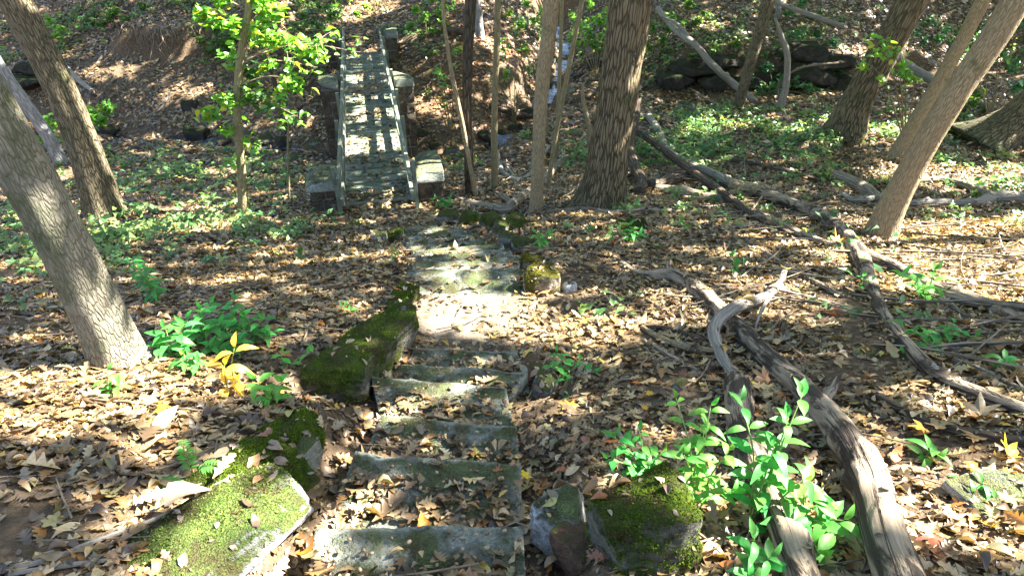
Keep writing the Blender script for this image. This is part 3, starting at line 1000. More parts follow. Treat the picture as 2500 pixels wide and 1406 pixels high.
def build_bridge():
    root = empty('footbridge', Vector(BR_O), 'narrow plank footbridge on stone piers crossing the creek', 'footbridge', rz=BR_RZ)
    rng = random.Random(5)
    pm = [box_mesh('plank', (1.12, 0.146, 0.045), M['plank'], 0.003, k, 12, 2, 1, 8, 0) for k in range(5)]
    n = int(BR_L / 0.156)
    for k in range(n):
        o = obj('plank', pm[rng.randrange(5)], root, (rng.uniform(-.012, .012), 0.08 + k * 0.156, -0.0225 + rng.uniform(-.004, .004)))
        o.rotation_euler = (0, rng.uniform(-.006, .006), rng.uniform(-.006, .006))
    for sx in (-0.42, 0.42):
        obj('stringer', box_mesh('stringer', (0.12, BR_L, 0.24), M['rail'], 0.004, 3, 1, 40, 2, 3, 1), root, (sx, BR_L / 2, -0.17))
    for sx in (-1, 1):
        spans = ((-0.55, 5.45), (5.5, BR_L + 0.1))
        for h, tk in ((0.66, 0.14), (0.34, 0.12)):
            for a, b in spans:
                o = obj('rail', box_mesh('rail', (0.055, b - a, tk), M['rail'], 0.004, int(h * 10 + sx + a), 1, 30, 2, 3, 1), root,
                        (sx * (0.540 if h > .5 else 0.543), (a + b) / 2, h - 0.07 + rng.uniform(-.015, .015)))
                o.rotation_euler = (rng.uniform(-.004, .004), sx * 0.03, rng.uniform(-.003, .003))
        for s in (-0.35, 1.9, 3.75, 5.47, 7.4, 9.3, 11.1):
            z0 = -0.36 if s < 0 else -0.25
            o = obj('post', box_mesh('post', (0.066, 0.10, 0.80 - z0), M['rail'], 0.004, int(s * 3 + 50), 1, 1, 10, 4, 2), root,
                    (sx * 0.608, s, (0.78 + z0) / 2))
            o.rotation_euler = (rng.uniform(-.02, .02), rng.uniform(-.02, .02), 0)
    cap_i = 0
    for s, top, size in ((0.35, 0.46, (0.42, 0.95)), (5.5, 0.62, (0.40, 0.72)), (11.0, 0.62, (0.40, 0.7))):
        for sx in (-1, 1):
            wx = sx * (0.66 + size[0] / 2)
            loc = BR_O + BR_D * s
            loc = loc + np.array([BR_D[1], -BR_D[0], 0]) * wx
            gz = float(min(T(loc[0], loc[1]), T(loc[0] + .3, loc[1]), T(loc[0] - .3, loc[1]))) - 0.3
            pier = obj('pier', None, root, (wx, s, 0))
            zb = gz - BR_O[2]
            zt = top - 0.15
            obj('mortar_core', box_mesh('mortar_core', (size[0] - 0.07, size[1] - 0.07, zt - zb), M['mortar'], 0.012, cap_i, 6, 6, 12, 7), pier, (0, 0, (zt + zb) / 2))
            z = zb
            rr = random.Random(cap_i)
            while z < zt - 0.05:
                hh = min(rr.uniform(0.2, 0.33), zt - z)
                if zt - z - hh < 0.1:
                    hh = zt - z
                # a course: blocks along the two long faces and the two ends
                m = 2 if size[1] < 0.8 else 3
                cuts = [-size[1] / 2] + [(-0.5 + (j + 1 + rr.uniform(-.18, .18)) / m) * size[1] for j in range(m - 1)] + [size[1] / 2]
                for a, b in zip(cuts[:-1], cuts[1:]):
                    half = rr.uniform(-0.06, 0.06)
                    for x0, x1 in ((-size[0] / 2, half), (half, size[0] / 2)):
                        g = 0.022
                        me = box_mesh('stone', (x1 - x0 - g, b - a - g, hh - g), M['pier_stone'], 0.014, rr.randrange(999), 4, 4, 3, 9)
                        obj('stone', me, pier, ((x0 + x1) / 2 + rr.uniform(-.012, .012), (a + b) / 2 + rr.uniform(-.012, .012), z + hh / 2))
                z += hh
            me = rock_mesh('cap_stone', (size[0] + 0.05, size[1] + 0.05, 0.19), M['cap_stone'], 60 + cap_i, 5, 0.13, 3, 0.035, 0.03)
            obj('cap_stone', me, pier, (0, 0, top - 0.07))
            cap_i += 1
build_bridge()

DRY = np.array([(.30, .22, .125), (.40, .305, .185), (.22, .15, .08), (.15, .10, .055), (.08, .052, .03), (.26, .14, .055), (.19, .17, .085), (.21, .17, .125), (.46, .37, .25), (.44, .28, .06), (.34, .30, .07), (.36, .12, .03)])
DRYP = np.array([.15, .08, .19, .19, .15, .07, .08, .07, .02, .018, .010, .008])
DRYP /= DRYP.sum()

def on_deck(x, y):
    a, s = bridge_local(x, y)
    return (np.abs(a) < 0.53) & (s > 0.02) & (s < BR_L - 0.1)

# light and bare places: (px, py, radius in metres x, y, thinning)
BARE = [(1140, 740, .5, .7, .8), (1130, 690, .5, .35, .85), (1080, 790, .35, .3, .6), (420, 420, 1.2, .8, .35), (300, 180, 2.5, 1.2, .15)]

def litter_field():
    rng = np.random.default_rng(21)
    near, mid, far = Bag(), Bag(), Bag()
    def cand(n, x0, x1, y0, y1):
        x = rng.uniform(x0, x1, n)
        y = rng.uniform(y0, y1, n)
        z = surf(x, y)
        deck = on_deck(x, y)
        return x, y, np.where(deck, BR_O[2] + 0.006, z), deck
    def thin(x, y, z, deck, keep_step=0.5):
        keep = np.ones(len(x), bool)
        d, bz = creek_dist(x, y)
        keep &= ~((d < 0.5) & (rng.random(len(x)) < 0.75)) | deck
        for px, py, rx, ry, k in BARE:
            c = P(px, py)
            m = ((x - c[0]) / rx) ** 2 + ((y - c[1]) / ry) ** 2 < 1
            keep &= ~(m & (rng.random(len(x)) < k))
        for q in STEPS:                      # the outer edge of each tread is walked clean
            L, Rr = q[0], q[1]
            e = Rr[:2] - L[:2]
            nrm2 = np.array([-e[1], e[0]]) / np.linalg.norm(e)
            s = np.abs((x - L[0]) * nrm2[0] + (y - L[1]) * nrm2[1])
            inq = in_quad(x, y, q, .02)
            wind = q[4] < -3.0
            keep &= ~(inq & (s < (0.15 if wind else 0.125)) & (rng.random(len(x)) < 0.97))
            if wind:
                keep &= ~(inq & (rng.random(len(x)) < 0.15))
        nz = Tn(x, y)[:, 2]
        keep &= (rng.random(len(x)) < np.clip((nz - .5) / .2, .06, 1)) | deck
        a, s = bridge_local(x, y)
        pile = 0.14 + 0.5 * np.exp(-((s - 4.6) / .45) ** 2) + 0.9 * np.exp(-((s + 0.1) / .45) ** 2) + 0.25 * np.exp(-((s - 7) / .8) ** 2)
        keep &= ~(deck & (rng.random(len(x)) > pile))
        clump = fbm(np.stack([x, y, x * 0], 1) * 2.2, 3, 77)
        keep &= rng.random(len(x)) < np.clip(0.78 + 1.3 * clump, 0.12, 1)
        return keep
    def colours(n, x, y):
        c = DRY[rng.choice(len(DRY), n, p=DRYP)] * rng.uniform(0.6, 1.25, (n, 1))
        g = fbm(np.stack([x, y, x * 0], 1) * 0.9, 2, 5)[:, None]
        return np.clip(c * (1 + 0.35 * g) * np.array([.97, .90, .71]), 0.01, 0.8)
    # near
    x, y, z, deck = cand(92000, -5.2, 5.4, 0.75, 6.0)
    p = np.stack([x, y, z], 1)
    m = in_view(p, 0.5) & thin(x, y, z, deck)
    p, x, y = p[m], x[m], y[m]
    n = len(p)
    kind = rng.random(n)
    size = np.where(kind < .55, rng.normal(.070, .018, n), rng.normal(.062, .018, n)).clip(.025, .13)
    small = rng.random(n) < 0.45
    size = np.where(small, size * rng.uniform(.3, .65, n), size)
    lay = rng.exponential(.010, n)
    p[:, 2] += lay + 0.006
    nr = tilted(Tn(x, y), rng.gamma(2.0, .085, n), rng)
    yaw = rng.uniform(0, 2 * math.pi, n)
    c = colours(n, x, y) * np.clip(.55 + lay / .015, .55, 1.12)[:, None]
    big = rng.random(n) < .03
    size = np.where(big & ~small, size * 1.55, size)
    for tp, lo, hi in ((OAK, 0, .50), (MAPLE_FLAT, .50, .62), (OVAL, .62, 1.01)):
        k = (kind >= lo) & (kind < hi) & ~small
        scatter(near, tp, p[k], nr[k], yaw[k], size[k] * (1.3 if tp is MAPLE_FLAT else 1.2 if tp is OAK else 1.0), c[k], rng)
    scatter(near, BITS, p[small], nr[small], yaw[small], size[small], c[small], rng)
    # middle
    x, y, z, deck = cand(105000, -10, 11, 5.9, 12.5)
    p = np.stack([x, y, z], 1)
    m = in_view(p, 1.2) & thin(x, y, z, deck)
    p, x, y = p[m], x[m], y[m]
    n = len(p)
    size = (rng.normal(.090, .025, n) * np.where(rng.random(n) < .3, .6, 1)).clip(.03, .16)
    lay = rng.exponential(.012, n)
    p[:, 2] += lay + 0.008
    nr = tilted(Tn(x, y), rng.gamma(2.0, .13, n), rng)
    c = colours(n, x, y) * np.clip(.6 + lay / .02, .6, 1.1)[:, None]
    kind = rng.random(n)
    yaw = rng.uniform(0, 2 * math.pi, n)
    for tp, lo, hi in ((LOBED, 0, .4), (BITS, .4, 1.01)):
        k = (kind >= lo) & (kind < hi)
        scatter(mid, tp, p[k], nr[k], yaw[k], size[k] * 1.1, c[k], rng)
    # far
    x, y, z, deck = cand(190000, -22, 23, 12.4, 30)
    p = np.stack([x, y, z], 1)
    d, bz = creek_dist(x, y)
    m = in_view(p, 3.0) & thin(x, y, z, deck)
    p, x, y = p[m], x[m], y[m]
    n = len(p)
    size = rng.normal(.125, .03, n).clip(.06, .2)
    p[:, 2] += rng.exponential(.015, n) + 0.012
    nr = tilted(Tn(x, y), rng.gamma(2.0, .18, n), rng)
    c = colours(n, x, y)
    c = c * .85
    warm = np.exp(-((x + .8) / 2.2) ** 2 - ((y - 19) / 3.5) ** 2)[:, None]       # rust brown beech-type litter on the slope by the creek
    c = c * (1 - warm) + warm * c * np.array([1.25, .82, .62])
    scatter(far, DIAM, p, nr, rng.uniform(0, 2 * math.pi, n), size, c, rng)
    print('litter', near.n, mid.n, far.n)
    for b, lab in ((near, 'dry brown oak and maple leaves carpeting the steps and slope'), (mid, 'dry brown leaves carpeting the slope round the bridge end'), (far, 'brown leaf litter covering the far banks of the creek')):
        obj('leaf_litter', b.mesh('leaf_litter', M['litter']), kind='stuff', label=lab)
litter_field()

# ------------------------------------------------------------------ trees
TREES = []          # (empty, crown centre) for the leaves overhead
GREENS = np.array([(.055, .15, .02), (.08, .20, .025), (.04, .11, .018), (.13, .25, .03), (.10, .17, .03)])
YELLOWG = np.array([(.13, .32, .03), (.17, .35, .035), (.09, .26, .025), (.33, .36, .04), (.11, .28, .03), (.13, .32, .03), (.10, .29, .03), (.15, .33, .03)])
BLUEG = np.array([(.05, .16, .05), (.07, .20, .07), (.04, .12, .04), (.10, .24, .08)])  # cool greens: bluish light on the right-hand sprays is put into leaf colour

def tree(name, label, pts, wid, mat, height=11.0, flare=0.5, flare_len=0.3, segs=20, dy=0.0, ridge=0.0, rough=0.06, lobes=5, group=None, seed=0, base=None, crown=True, straighten=0.5):
    """pts: photograph pixels from the foot up; wid: diameters there in pixels"""
    B = P(*pts[0]) if base is None else np.asarray(base)
    W3, rad = [], []
    for k, (px, py) in enumerate(pts):
        q = B.copy() if k == 0 else at_y(px, py, B[1] + dy * k / max(1, len(pts) - 1))
        W3.append(q)
        rad.append(wid[k] * depth_of(q) / F_PX / 2)
    d = W3[0] - W3[1]
    d = d / np.linalg.norm(d)
    W3.insert(0, W3[0] + d * 0.25)
    rad.insert(0, rad[0] * 1.05)
    v = W3[-1] - W3[-2]
    v /= np.linalg.norm(v)
    top = B[2] + height
    p, r = W3[-1].copy(), rad[-1]
    while p[2] < top - 0.5:
        v = v + np.array([0, 0, 0.25 * straighten])
        v /= np.linalg.norm(v)
        p = p + v * 2.2
        r *= 0.86
        W3.append(p.copy())
        rad.append(r)
    root = empty(name, Vector(B), label, 'tree', group)
    o = np.array(B)
    obj('trunk', tube_mesh('trunk', M[mat], np.array(W3) - o, rad, segs, 0.07 if segs > 24 else 0.12, rough, seed, flare, flare_len, lobes, ridge), root)
    if crown:
        rr = random.Random(seed)
        for k in range(4):
            s0 = W3[-1 - min(k // 2, 2)] - o
            a = rr.uniform(0, 6.28)
            e = s0 + np.array([math.cos(a), math.sin(a), 0.7]) * rr.uniform(1.5, 2.8)
            mid_ = (s0 + e) / 2 + np.array([0, 0, -0.2])
            obj('limb', tube_mesh('limb', M[mat], [s0, mid_, e], [r * 0.8, r * 0.5, r * 0.15], 7, 0.4, 0.05, seed + k), root)
        TREES.append((root, W3[-1].copy()))
    return root, W3, rad

tree('tree', 'thick pale barked tree leaning out of frame above the seedling patch', [(290, 880), (258, 800), (180, 640), (105, 500), (30, 370), (-55, 220), (-150, 50)], [126, 112, 112, 116, 120, 124, 126], 'pale_bark', 12, .5, .14, 44, ridge=.05, seed=1)
tree('tree', 'brown furrowed tree leaning left with one sunlit patch halfway up', [(262, 528), (232, 440), (190, 320), (140, 200), (85, 95), (25, -20)], [84, 78, 70, 70, 72, 74], 'furrow_bark', 13, .55, .28, 28, ridge=.05, seed=2)
tree('tree', 'slim grey trunk between the two leaning trees near the edge of view', [(150, 398), (115, 330), (60, 250), (0, 165), (-80, 40)], [30, 28, 28, 28, 28], 'grey_bark', 12, .4, .2, 16, seed=3)
SAP, SAP_W, SAP_R = tree('tree', 'slender sapling with yellow green leaves standing before the near bank', [(592, 524), (590, 420), (580, 300), (582, 190), (596, 80), (612, -20)], [24, 21, 20, 19, 17, 15], 'young_bark', 8, .3, .12, 14, seed=4, crown=False)
SAP2, SAP2_W, _ = tree('tree', 'crooked thin reddish sapling behind the leafy yellow green one', [(700, 330), (682, 245), (655, 150), (630, 60), (610, -20)], [11, 11, 12, 12, 12], 'dark_bark', 8, .2, .1, 10, seed=5, crown=False)
tree('tree', 'very thin young stem standing alone below the bridge', [(706, 492), (704, 420), (703, 330), (708, 270)], [7, 6, 5, 3], 'young_bark', 1.8, .2, .1, 8, seed=6, crown=False)
tree('tree', 'dark straight slim tree just beyond the near bridge pier', [(1148, 474), (1144, 380), (1140, 250), (1143, 120), (1150, -20)], [25, 23, 23, 26, 28], 'dark_bark', 12, .3, .15, 16, seed=7)
tree('tree', 'pale thin sapling bowing across the dark slim tree', [(1162, 480), (1145, 390), (1128, 300), (1105, 190), (1085, 60), (1080, -20)], [12, 11, 12, 11, 9, 9], 'tan_bark', 7, .2, .1, 10, seed=8, crown=False, straighten=.3)
tree('tree', 'slim brown tree with ivy leaves between the dark and the tan trunks', [(1208, 462), (1207, 360), (1208, 240), (1213, 110), (1216, -20)], [18, 17, 16, 16, 16], 'young_bark', 11, .3, .12, 14, seed=9)
tree('tree', 'smooth tan trunk at the curve of the steps left of the oak', [(1308, 518), (1313, 420), (1318, 300), (1326, 190), (1340, 80), (1347, -20)], [34, 32, 33, 35, 38, 40], 'tan_bark', 12, .3, .12, 22, seed=10)
tree('tree', 'thin sapling slanting behind the tan trunk toward the oak', [(1338, 462), (1352, 360), (1376, 230), (1400, 110), (1425, -20)], [12, 11, 12, 12, 12], 'young_bark', 9, .2, .1, 10, seed=11, crown=False)
tree('tree', 'thin upright sapling in front of the blue creek water', [(1358, 385), (1362, 290), (1366, 180), (1370, 80), (1372, -20)], [11, 10, 10, 10, 10], 'young_bark', 9, .2, .1, 10, seed=12, crown=False)
tree('oak_tree', 'large oak with deeply furrowed bark and flared foot beside the steps', [(1466, 502), (1480, 420), (1497, 300), (1515, 180), (1532, 70), (1545, -20)], [110, 98, 96, 98, 102, 104], 'oak_bark', 15, .85, .22, 72, ridge=.10, rough=.04, seed=13, lobes=4)
tree('tree', 'slim brown tree leaning at the foot of the dark undercut bank', [(1802, 266), (1822, 190), (1848, 100), (1880, -10)], [24, 25, 27, 28], 'furrow_bark', 12, .3, .15, 16, seed=14)
tree('tree', 'stout furrowed tree with dark mossy root flare leaning over green floodplain', [(2062, 335), (2090, 255), (2140, 160), (2190, 70), (2240, -25)], [86, 72, 70, 70, 72], 'oak_bark', 14, .75, .35, 44, ridge=.07, seed=15, lobes=3)
tree('tree', 'middle one of the leaning trunks, thinner, behind the tan leaning tree', [(2188, 385), (2240, 290), (2310, 170), (2370, 60), (2410, -20)], [42, 34, 33, 33, 34], 'tan_bark', 12, .35, .2, 22, seed=16)
tree('tree', 'tan barked tree leaning right beside the sunlit ground and fallen logs', [(2146, 578), (2190, 480), (2260, 350), (2340, 220), (2420, 100), (2490, -10)], [74, 62, 59, 61, 63, 65], 'tan_bark', 13, .45, .16, 36, ridge=.03, seed=17)
tree('tree', 'heavy root swollen trunk leaning in at the edge beyond the sunlit patch', [(2430, 345), (2500, 280), (2590, 190), (2680, 90)], [110, 84, 80, 80], 'oak_bark', 13, .7, .4, 32, ridge=.05, seed=18, lobes=3)
tree('tree', 'whitish background trunk standing high on the slope past the bridge', [(1172, 92), (1168, 40), (1162, -20)], [22, 20, 20], 'grey_bark', 12, .3, .2, 14, seed=19)
tree('tree', 'small grey background trunk rising behind the crooked dead snag', [(1902, 45), (1900, 15), (1898, -20)], [14, 13, 13], 'grey_bark', 12, .3, .2, 12, seed=20)

# dead standing and fallen wood ----------------------------------------------------
def fallen(name, label, pts, wid, mat, seed, lift=0.0, segs=12, rough=0.12, knots=2, cat='log', parts=(), broken=True, group=None, ridge=0.0, ends=None):
    """a log or stick lying along the ground through photograph pixels; lift: height above the soil (one or per point)"""
    W3, rad = [], []
    for k, (px, py) in enumerate(pts):
        q = P(px, py)
        r = wid[k] * depth_of(q) / F_PX / 2
        lf = lift[k] if hasattr(lift, '__len__') else lift
        # raise it and pull it along the ray so it still lies under its pixels
        zt = float(T(q[0], q[1])) + r * 0.6 + lf
        d = ray(px, py)
        q2 = d * (zt / d[2])
        W3.append(q2)
        rad.append(r)
    o = W3[0].copy()
    root = empty(name, Vector(o), label, cat, group) if parts else None
    me = tube_mesh('stem' if parts else name, M[mat], np.array(W3) - o, rad, segs, max(0.03, 0.5 * float(np.mean(rad))), rough, seed, knots=knots, broken=broken, ridge=ridge, groove=.13)
    if not parts:
        dress(obj(name, me, None, Vector(o), label, cat, group), 4 + 2 * len(pts), .8)
    else:
        dress(obj('stem', me, root), 4 + 2 * len(pts), .8)
        for k, (pp, ww, ll) in enumerate(parts):
            A, rr = [], []
            for (px, py), w_, l_ in zip(pp, ww, ll):
                q = P(px, py)
                r = w_ * depth_of(q) / F_PX / 2
                d = ray(px, py)
                A.append(d * ((float(T(q[0], q[1])) + r * .6 + l_) / d[2]))
                rr.append(r)
            obj('branch', tube_mesh('branch', M[mat], np.array(A) - o, rr, 10, 0.04, rough, seed + 5 + k, knots=1, broken=True, groove=.1), root)

def snag(name, label, pts, wid, mat, seed, cat='dead tree', dy=0.0):
    B = P(*pts[0])
    W3 = [B] + [at_y(px, py, B[1] + dy * (k + 1)) for k, (px, py) in enumerate(pts[1:])]
    rad = [w_ * depth_of(q) / F_PX / 2 for w_, q in zip(wid, W3)]
    W3[0] = W3[0] - np.array([0, 0, .1])
    obj(name, tube_mesh(name, M[mat], np.array(W3) - B, rad, 12, 0.08, .15, seed, knots=4, broken=True), None, Vector(B), label, cat)

fallen('fallen_log', 'big weathered log with stripped pale wood and black bark patches, foreground', [(2215, 1460), (2165, 1330), (2120, 1170), (2050, 1050), (1960, 950), (1880, 880), (1790, 790), (1710, 715), (1640, 672), (1560, 668), (1488, 622)], [104, 98, 86, 74, 56, 49, 45, 38, 31, 21, 11], 'log_wood', 31, [.12, .10, .06, .04, .02, .02, .02, .02, .02, .01, 0], 28, .16, 6,
       parts=[([(2000, 985), (2030, 955), (2042, 930)], [30, 20, 14], [.04, .1, .15]), ([(1760, 765), (1735, 742), (1722, 722)], [20, 14, 9], [.03, .07, .1]), ([(1640, 672), (1632, 655), (1636, 640)], [18, 14, 9], [.02, .05, .08]), ([(2110, 1140), (2075, 1120), (2060, 1095)], [34, 22, 12], [.06, .1, .14])])
fallen('fallen_log', 'shorter log with rounded broken end under the green shrub', [(1975, 1450), (1915, 1290), (1850, 1150), (1812, 1050), (1800, 940)], [80, 76, 70, 66, 62], 'log_wood', 32, [.06, .05, .05, .05, .06], 24, .12, 3, broken=False)
fallen('fallen_branch', 'smooth grey branch curling like a hook over the weathered log', [(1790, 915), (1762, 870), (1742, 805), (1782, 758), (1850, 732), (1893, 705), (1916, 662)], [28, 27, 27, 28, 21, 15, 11], 'grey_wood', 33, [.0, .04, .14, .22, .20, .2, .24], 14, .10, 3, 'branch',
       parts=[([(1893, 705), (1858, 760), (1838, 822)], [10, 8, 4], [.2, .12, .0]), ([(1893, 705), (1990, 728), (2050, 742)], [7, 5, 3], [.2, .1, .02])])
fallen('stick', 'bent tan stick propped against the hooked grey branch', [(1556, 792), (1620, 828), (1690, 850), (1778, 857)], [12, 15, 17, 12], 'tan_bark', 34, [.0, .03, .06, .08], 10, .06, 1, 'stick')
fallen('stick', 'dark flat stick lying behind the bent tan stick', [(1525, 795), (1600, 800), (1680, 820), (1742, 838)], [14, 20, 20, 12], 'dark_wood', 35, 0, 10, .1, 1, 'stick')
fallen('stick', 'brown stick sloping toward the rounded log end', [(1572, 832), (1640, 872), (1700, 906), (1728, 922)], [10, 12, 14, 10], 'dead_wood', 36, .01, 9, .08, 1, 'stick')
fallen('fallen_log', 'long forked log running from the branch pile to the edge of view', [(1860, 470), (1940, 502), (2010, 530), (2065, 575), (2100, 625), (2125, 690), (2165, 780), (2230, 860), (2300, 925), (2400, 965), (2520, 1010)], [28, 30, 32, 32, 38, 30, 30, 32, 36, 36, 38], 'log_wood', 37, [.12, .12, .12, .1, .06, .03, .02, .02, .02, .02, .02], 16, .10, 4,
       parts=[([(2105, 622), (2180, 652), (2270, 700), (2380, 735), (2520, 790)], [34, 32, 34, 36, 34], [.08, .06, .04, .04, .04]), ([(2310, 722), (2400, 742), (2520, 752)], [22, 22, 20], [.1, .12, .12]), ([(2300, 730), (2380, 790), (2490, 860)], [18, 14, 8], [.04, .02, .0])])
fallen('fallen_branch', 'thin dark branch crossing the lower corner of leaf litter', [(2128, 962), (2200, 1000), (2260, 1032), (2380, 1062), (2520, 1082)], [14, 22, 26, 28, 28], 'dark_wood', 38, .01, 12, .1, 2, 'branch')
fallen('fallen_branch', 'slim brown branch above the seedlings at the edge of view', [(2330, 880), (2400, 905), (2460, 935), (2520, 965)], [16, 16, 16, 16], 'dead_wood', 39, .01, 10, .1, 1, 'branch')
fallen('fallen_log', 'curved grey log beyond the oak reaching the branch pile', [(1582, 282), (1608, 320), (1632, 372), (1690, 405), (1750, 430), (1800, 455), (1850, 468)], [16, 18, 21, 23, 23, 23, 20], 'grey_wood', 40, [.05, .05, .06, .08, .12, .14, .14], 14, .08, 3)
fallen('fallen_pole', 'long straight dark pole leaning down from the oak across the pile', [(1538, 308), (1600, 352), (1680, 412), (1760, 468), (1840, 528), (1905, 560), (1965, 590)], [15, 16, 17, 18, 19, 18, 12], 'dark_wood', 41, [.45, .35, .26, .2, .14, .08, .02], 14, .06, 2)
fallen('fallen_branch', 'black gnarled dead branch with stub arms beside the oak foot', [(1560, 470), (1572, 452), (1600, 455), (1640, 440), (1690, 428)], [30, 28, 28, 26, 18], 'dark_wood', 42, [.0, .05, .08, .08, .06], 12, .2, 4, 'branch',
       parts=[([(1572, 452), (1545, 395), (1538, 345), (1550, 290), (1558, 245)], [26, 24, 18, 16, 10], [.06, .35, .6, .9, 1.2]), ([(1600, 455), (1550, 428), (1530, 432)], [12, 10, 6], [.1, .16, .12])])
fallen('fallen_branch', 'pale bare branch on top of the branch pile', [(1672, 486), (1730, 484), (1790, 470), (1850, 452), (1895, 470)], [10, 12, 13, 14, 10], 'tan_bark', 43, [.05, .1, .15, .18, .16], 10, .08, 2, 'branch')
fallen('fallen_branch', 'short split yellowish stub in the middle of the branch pile', [(1782, 452), (1826, 458), (1870, 466), (1905, 448)], [26, 26, 20, 8], 'tan_bark', 44, [.2, .2, .2, .22], 12, .12, 2, 'branch')
fallen('fallen_log', 'brown log lying under the branch pile toward the dark branch', [(1600, 462), (1660, 470), (1740, 486), (1800, 498)], [22, 28, 26, 18], 'dead_wood', 45, .02, 12, .12, 2)
fallen('fallen_log', 'thin log from the pile toward the tan leaning tree', [(1850, 520), (1900, 548), (1960, 575), (2040, 600), (2110, 612)], [18, 22, 20, 16, 10], 'dead_wood', 46, .03, 12, .1, 2)
fallen('stick', 'straight narrow stick on the slope before the pile', [(1800, 575), (1860, 612), (1930, 655), (2010, 700), (2060, 725)], [8, 12, 14, 14, 10], 'dead_wood', 47, .01, 9, .06, 1, 'stick')
fallen('stick', 'pale straw stick leaning through the branch pile', [(1802, 555), (1830, 520), (1860, 480)], [5, 5, 4], 'tan_bark', 48, [.0, .15, .3], 7, .05, 0, 'stick')
fallen('fallen_log', 'upper of two grey logs lying behind the tan leaning tree', [(2235, 442), (2300, 440), (2360, 452), (2420, 478), (2450, 470)], [16, 18, 20, 22, 14], 'dead_wood', 49, .03, 12, .08, 2)
fallen('fallen_log', 'lower pale log behind the tan leaning tree running out of view', [(2200, 498), (2290, 496), (2380, 496), (2430, 482), (2530, 486)], [18, 20, 22, 30, 28], 'grey_wood', 50, .03, 12, .08, 2)
fallen('fallen_log', 'stub of brown log with pale broken end on the floodplain edge', [(2040, 430), (2090, 450), (2130, 475), (2150, 490)], [30, 32, 30, 18], 'dead_wood', 51, .02, 12, .15, 2)
fallen('fallen_branch', 'pale low branch in front of the brown log stub', [(2050, 468), (2080, 488), (2140, 484), (2160, 470)], [8, 16, 16, 8], 'grey_wood', 52, .03, 10, .1, 1, 'branch')
fallen('fallen_log', 'dark half buried log crossing the green floodplain', [(1790, 392), (1850, 405), (1920, 420), (1995, 440)], [14, 18, 18, 12], 'dark_wood', 53, .02, 10, .1, 2)
fallen('fallen_log', 'forked pale log lying at the foot of the tan trunk', [(1190, 505), (1235, 512), (1262, 490), (1300, 462), (1345, 420), (1378, 386)], [18, 26, 26, 20, 20, 16], 'dead_wood', 54, [.0, .05, .08, .08, .08, .08], 12, .12, 2,
       parts=[([(1255, 498), (1225, 478), (1212, 470)], [16, 12, 6], [.06, .12, .16])])
fallen('fallen_branch', 'long brown branch on the ground from bridge pier to steps', [(1092, 470), (1130, 490), (1180, 502), (1225, 505)], [12, 14, 16, 14], 'dead_wood', 55, .02, 10, .1, 1, 'branch')
fallen('fallen_branch', 'grey branch along the ground behind the mossy curb stones', [(1318, 522), (1370, 516), (1430, 512), (1500, 520), (1570, 514), (1700, 520)], [10, 14, 16, 16, 18, 12], 'dead_wood', 56, .02, 10, .1, 1, 'branch')
fallen('fallen_branch', 'silver tangled branch in the creek gap beyond the slim trees', [(1215, 372), (1225, 415), (1262, 440), (1300, 420), (1345, 350)], [9, 12, 12, 12, 8], 'grey_wood', 57, [.1, .06, .05, .08, .12], 9, .1, 1, 'branch',
       parts=[([(1262, 440), (1232, 402), (1210, 396)], [7, 6, 3], [.05, .1, .16])])
fallen('fallen_log', 'short pale log resting below the mossy block by the steps', [(918, 622), (945, 610), (978, 600)], [12, 16, 18], 'tan_bark', 58, .03, 14, .06, 1, broken=False)
fallen('stick', 'long dry stick along the litter in the lower corner', [(-20, 1402), (120, 1365), (230, 1322), (400, 1258), (500, 1200), (592, 1148)], [16, 16, 15, 13, 10, 7], 'grey_wood', 59, [.01, .01, .02, .03, .06, .08], 9, .07, 2, 'stick')
fallen('stick', 'short flat stick lying just below the long dry stick', [(20, 1402), (150, 1382), (300, 1362)], [14, 14, 10], 'grey_wood', 60, .012, 9, .1, 1, 'stick')
fallen('stick', 'dark thin twig lying across the path by the right hand boulder', [(1245, 1122), (1310, 1112), (1380, 1120), (1440, 1128)], [6, 7, 7, 4], 'dark_wood', 61, .02, 7, .1, 0, 'stick')
fallen('stick', 'tan stick reaching across the litter below the pale stone', [(1400, 580), (1470, 572), (1530, 562), (1590, 540)], [6, 7, 7, 6], 'tan_bark', 62, .02, 8, .06, 1, 'stick')
fallen('fallen_log', 'black log lying high on the slope past the bridge', [(1092, 72), (1110, 76), (1135, 80)], [10, 16, 14], 'dark_wood', 63, .03, 10, .1, 1)
fallen('fallen_log', 'dark wet log at the creek edge behind the slim trees', [(1196, 258), (1230, 268), (1265, 280), (1298, 284)], [12, 18, 16, 8], 'dark_wood', 64, .02, 10, .1, 2)
fallen('fallen_branch', 'dark branch angled up the creek bed beyond the sapling', [(1395, 250), (1440, 232), (1478, 215)], [8, 10, 6], 'dark_wood', 65, .04, 8, .1, 1, 'branch')
fallen('fallen_log', 'long grey dead trunk sloping down the far bank to the leaning tree', [(1606, 22), (1650, 75), (1695, 108), (1740, 160), (1790, 205), (1840, 245)], [12, 13, 14, 15, 16, 14], 'grey_wood', 66, [.3, .3, .3, .35, .3, .1], 10, .07, 2,
       parts=[([(1695, 108), (1655, 60), (1612, 40)], [8, 7, 4], [.3, .4, .45])])
fallen('fallen_log', 'grey pole lying along the top of the far bank', [(1888, 4), (1945, 25), (2000, 45), (2060, 66)], [10, 11, 12, 10], 'grey_wood', 67, .25, 10, .06, 1)
fallen('fallen_log', 'pale log sloping down the bank behind the leaning trunks', [(2190, 140), (2240, 175), (2295, 205), (2350, 230), (2430, 270)], [16, 20, 22, 18, 14], 'grey_wood', 68, .12, 12, .08, 2)
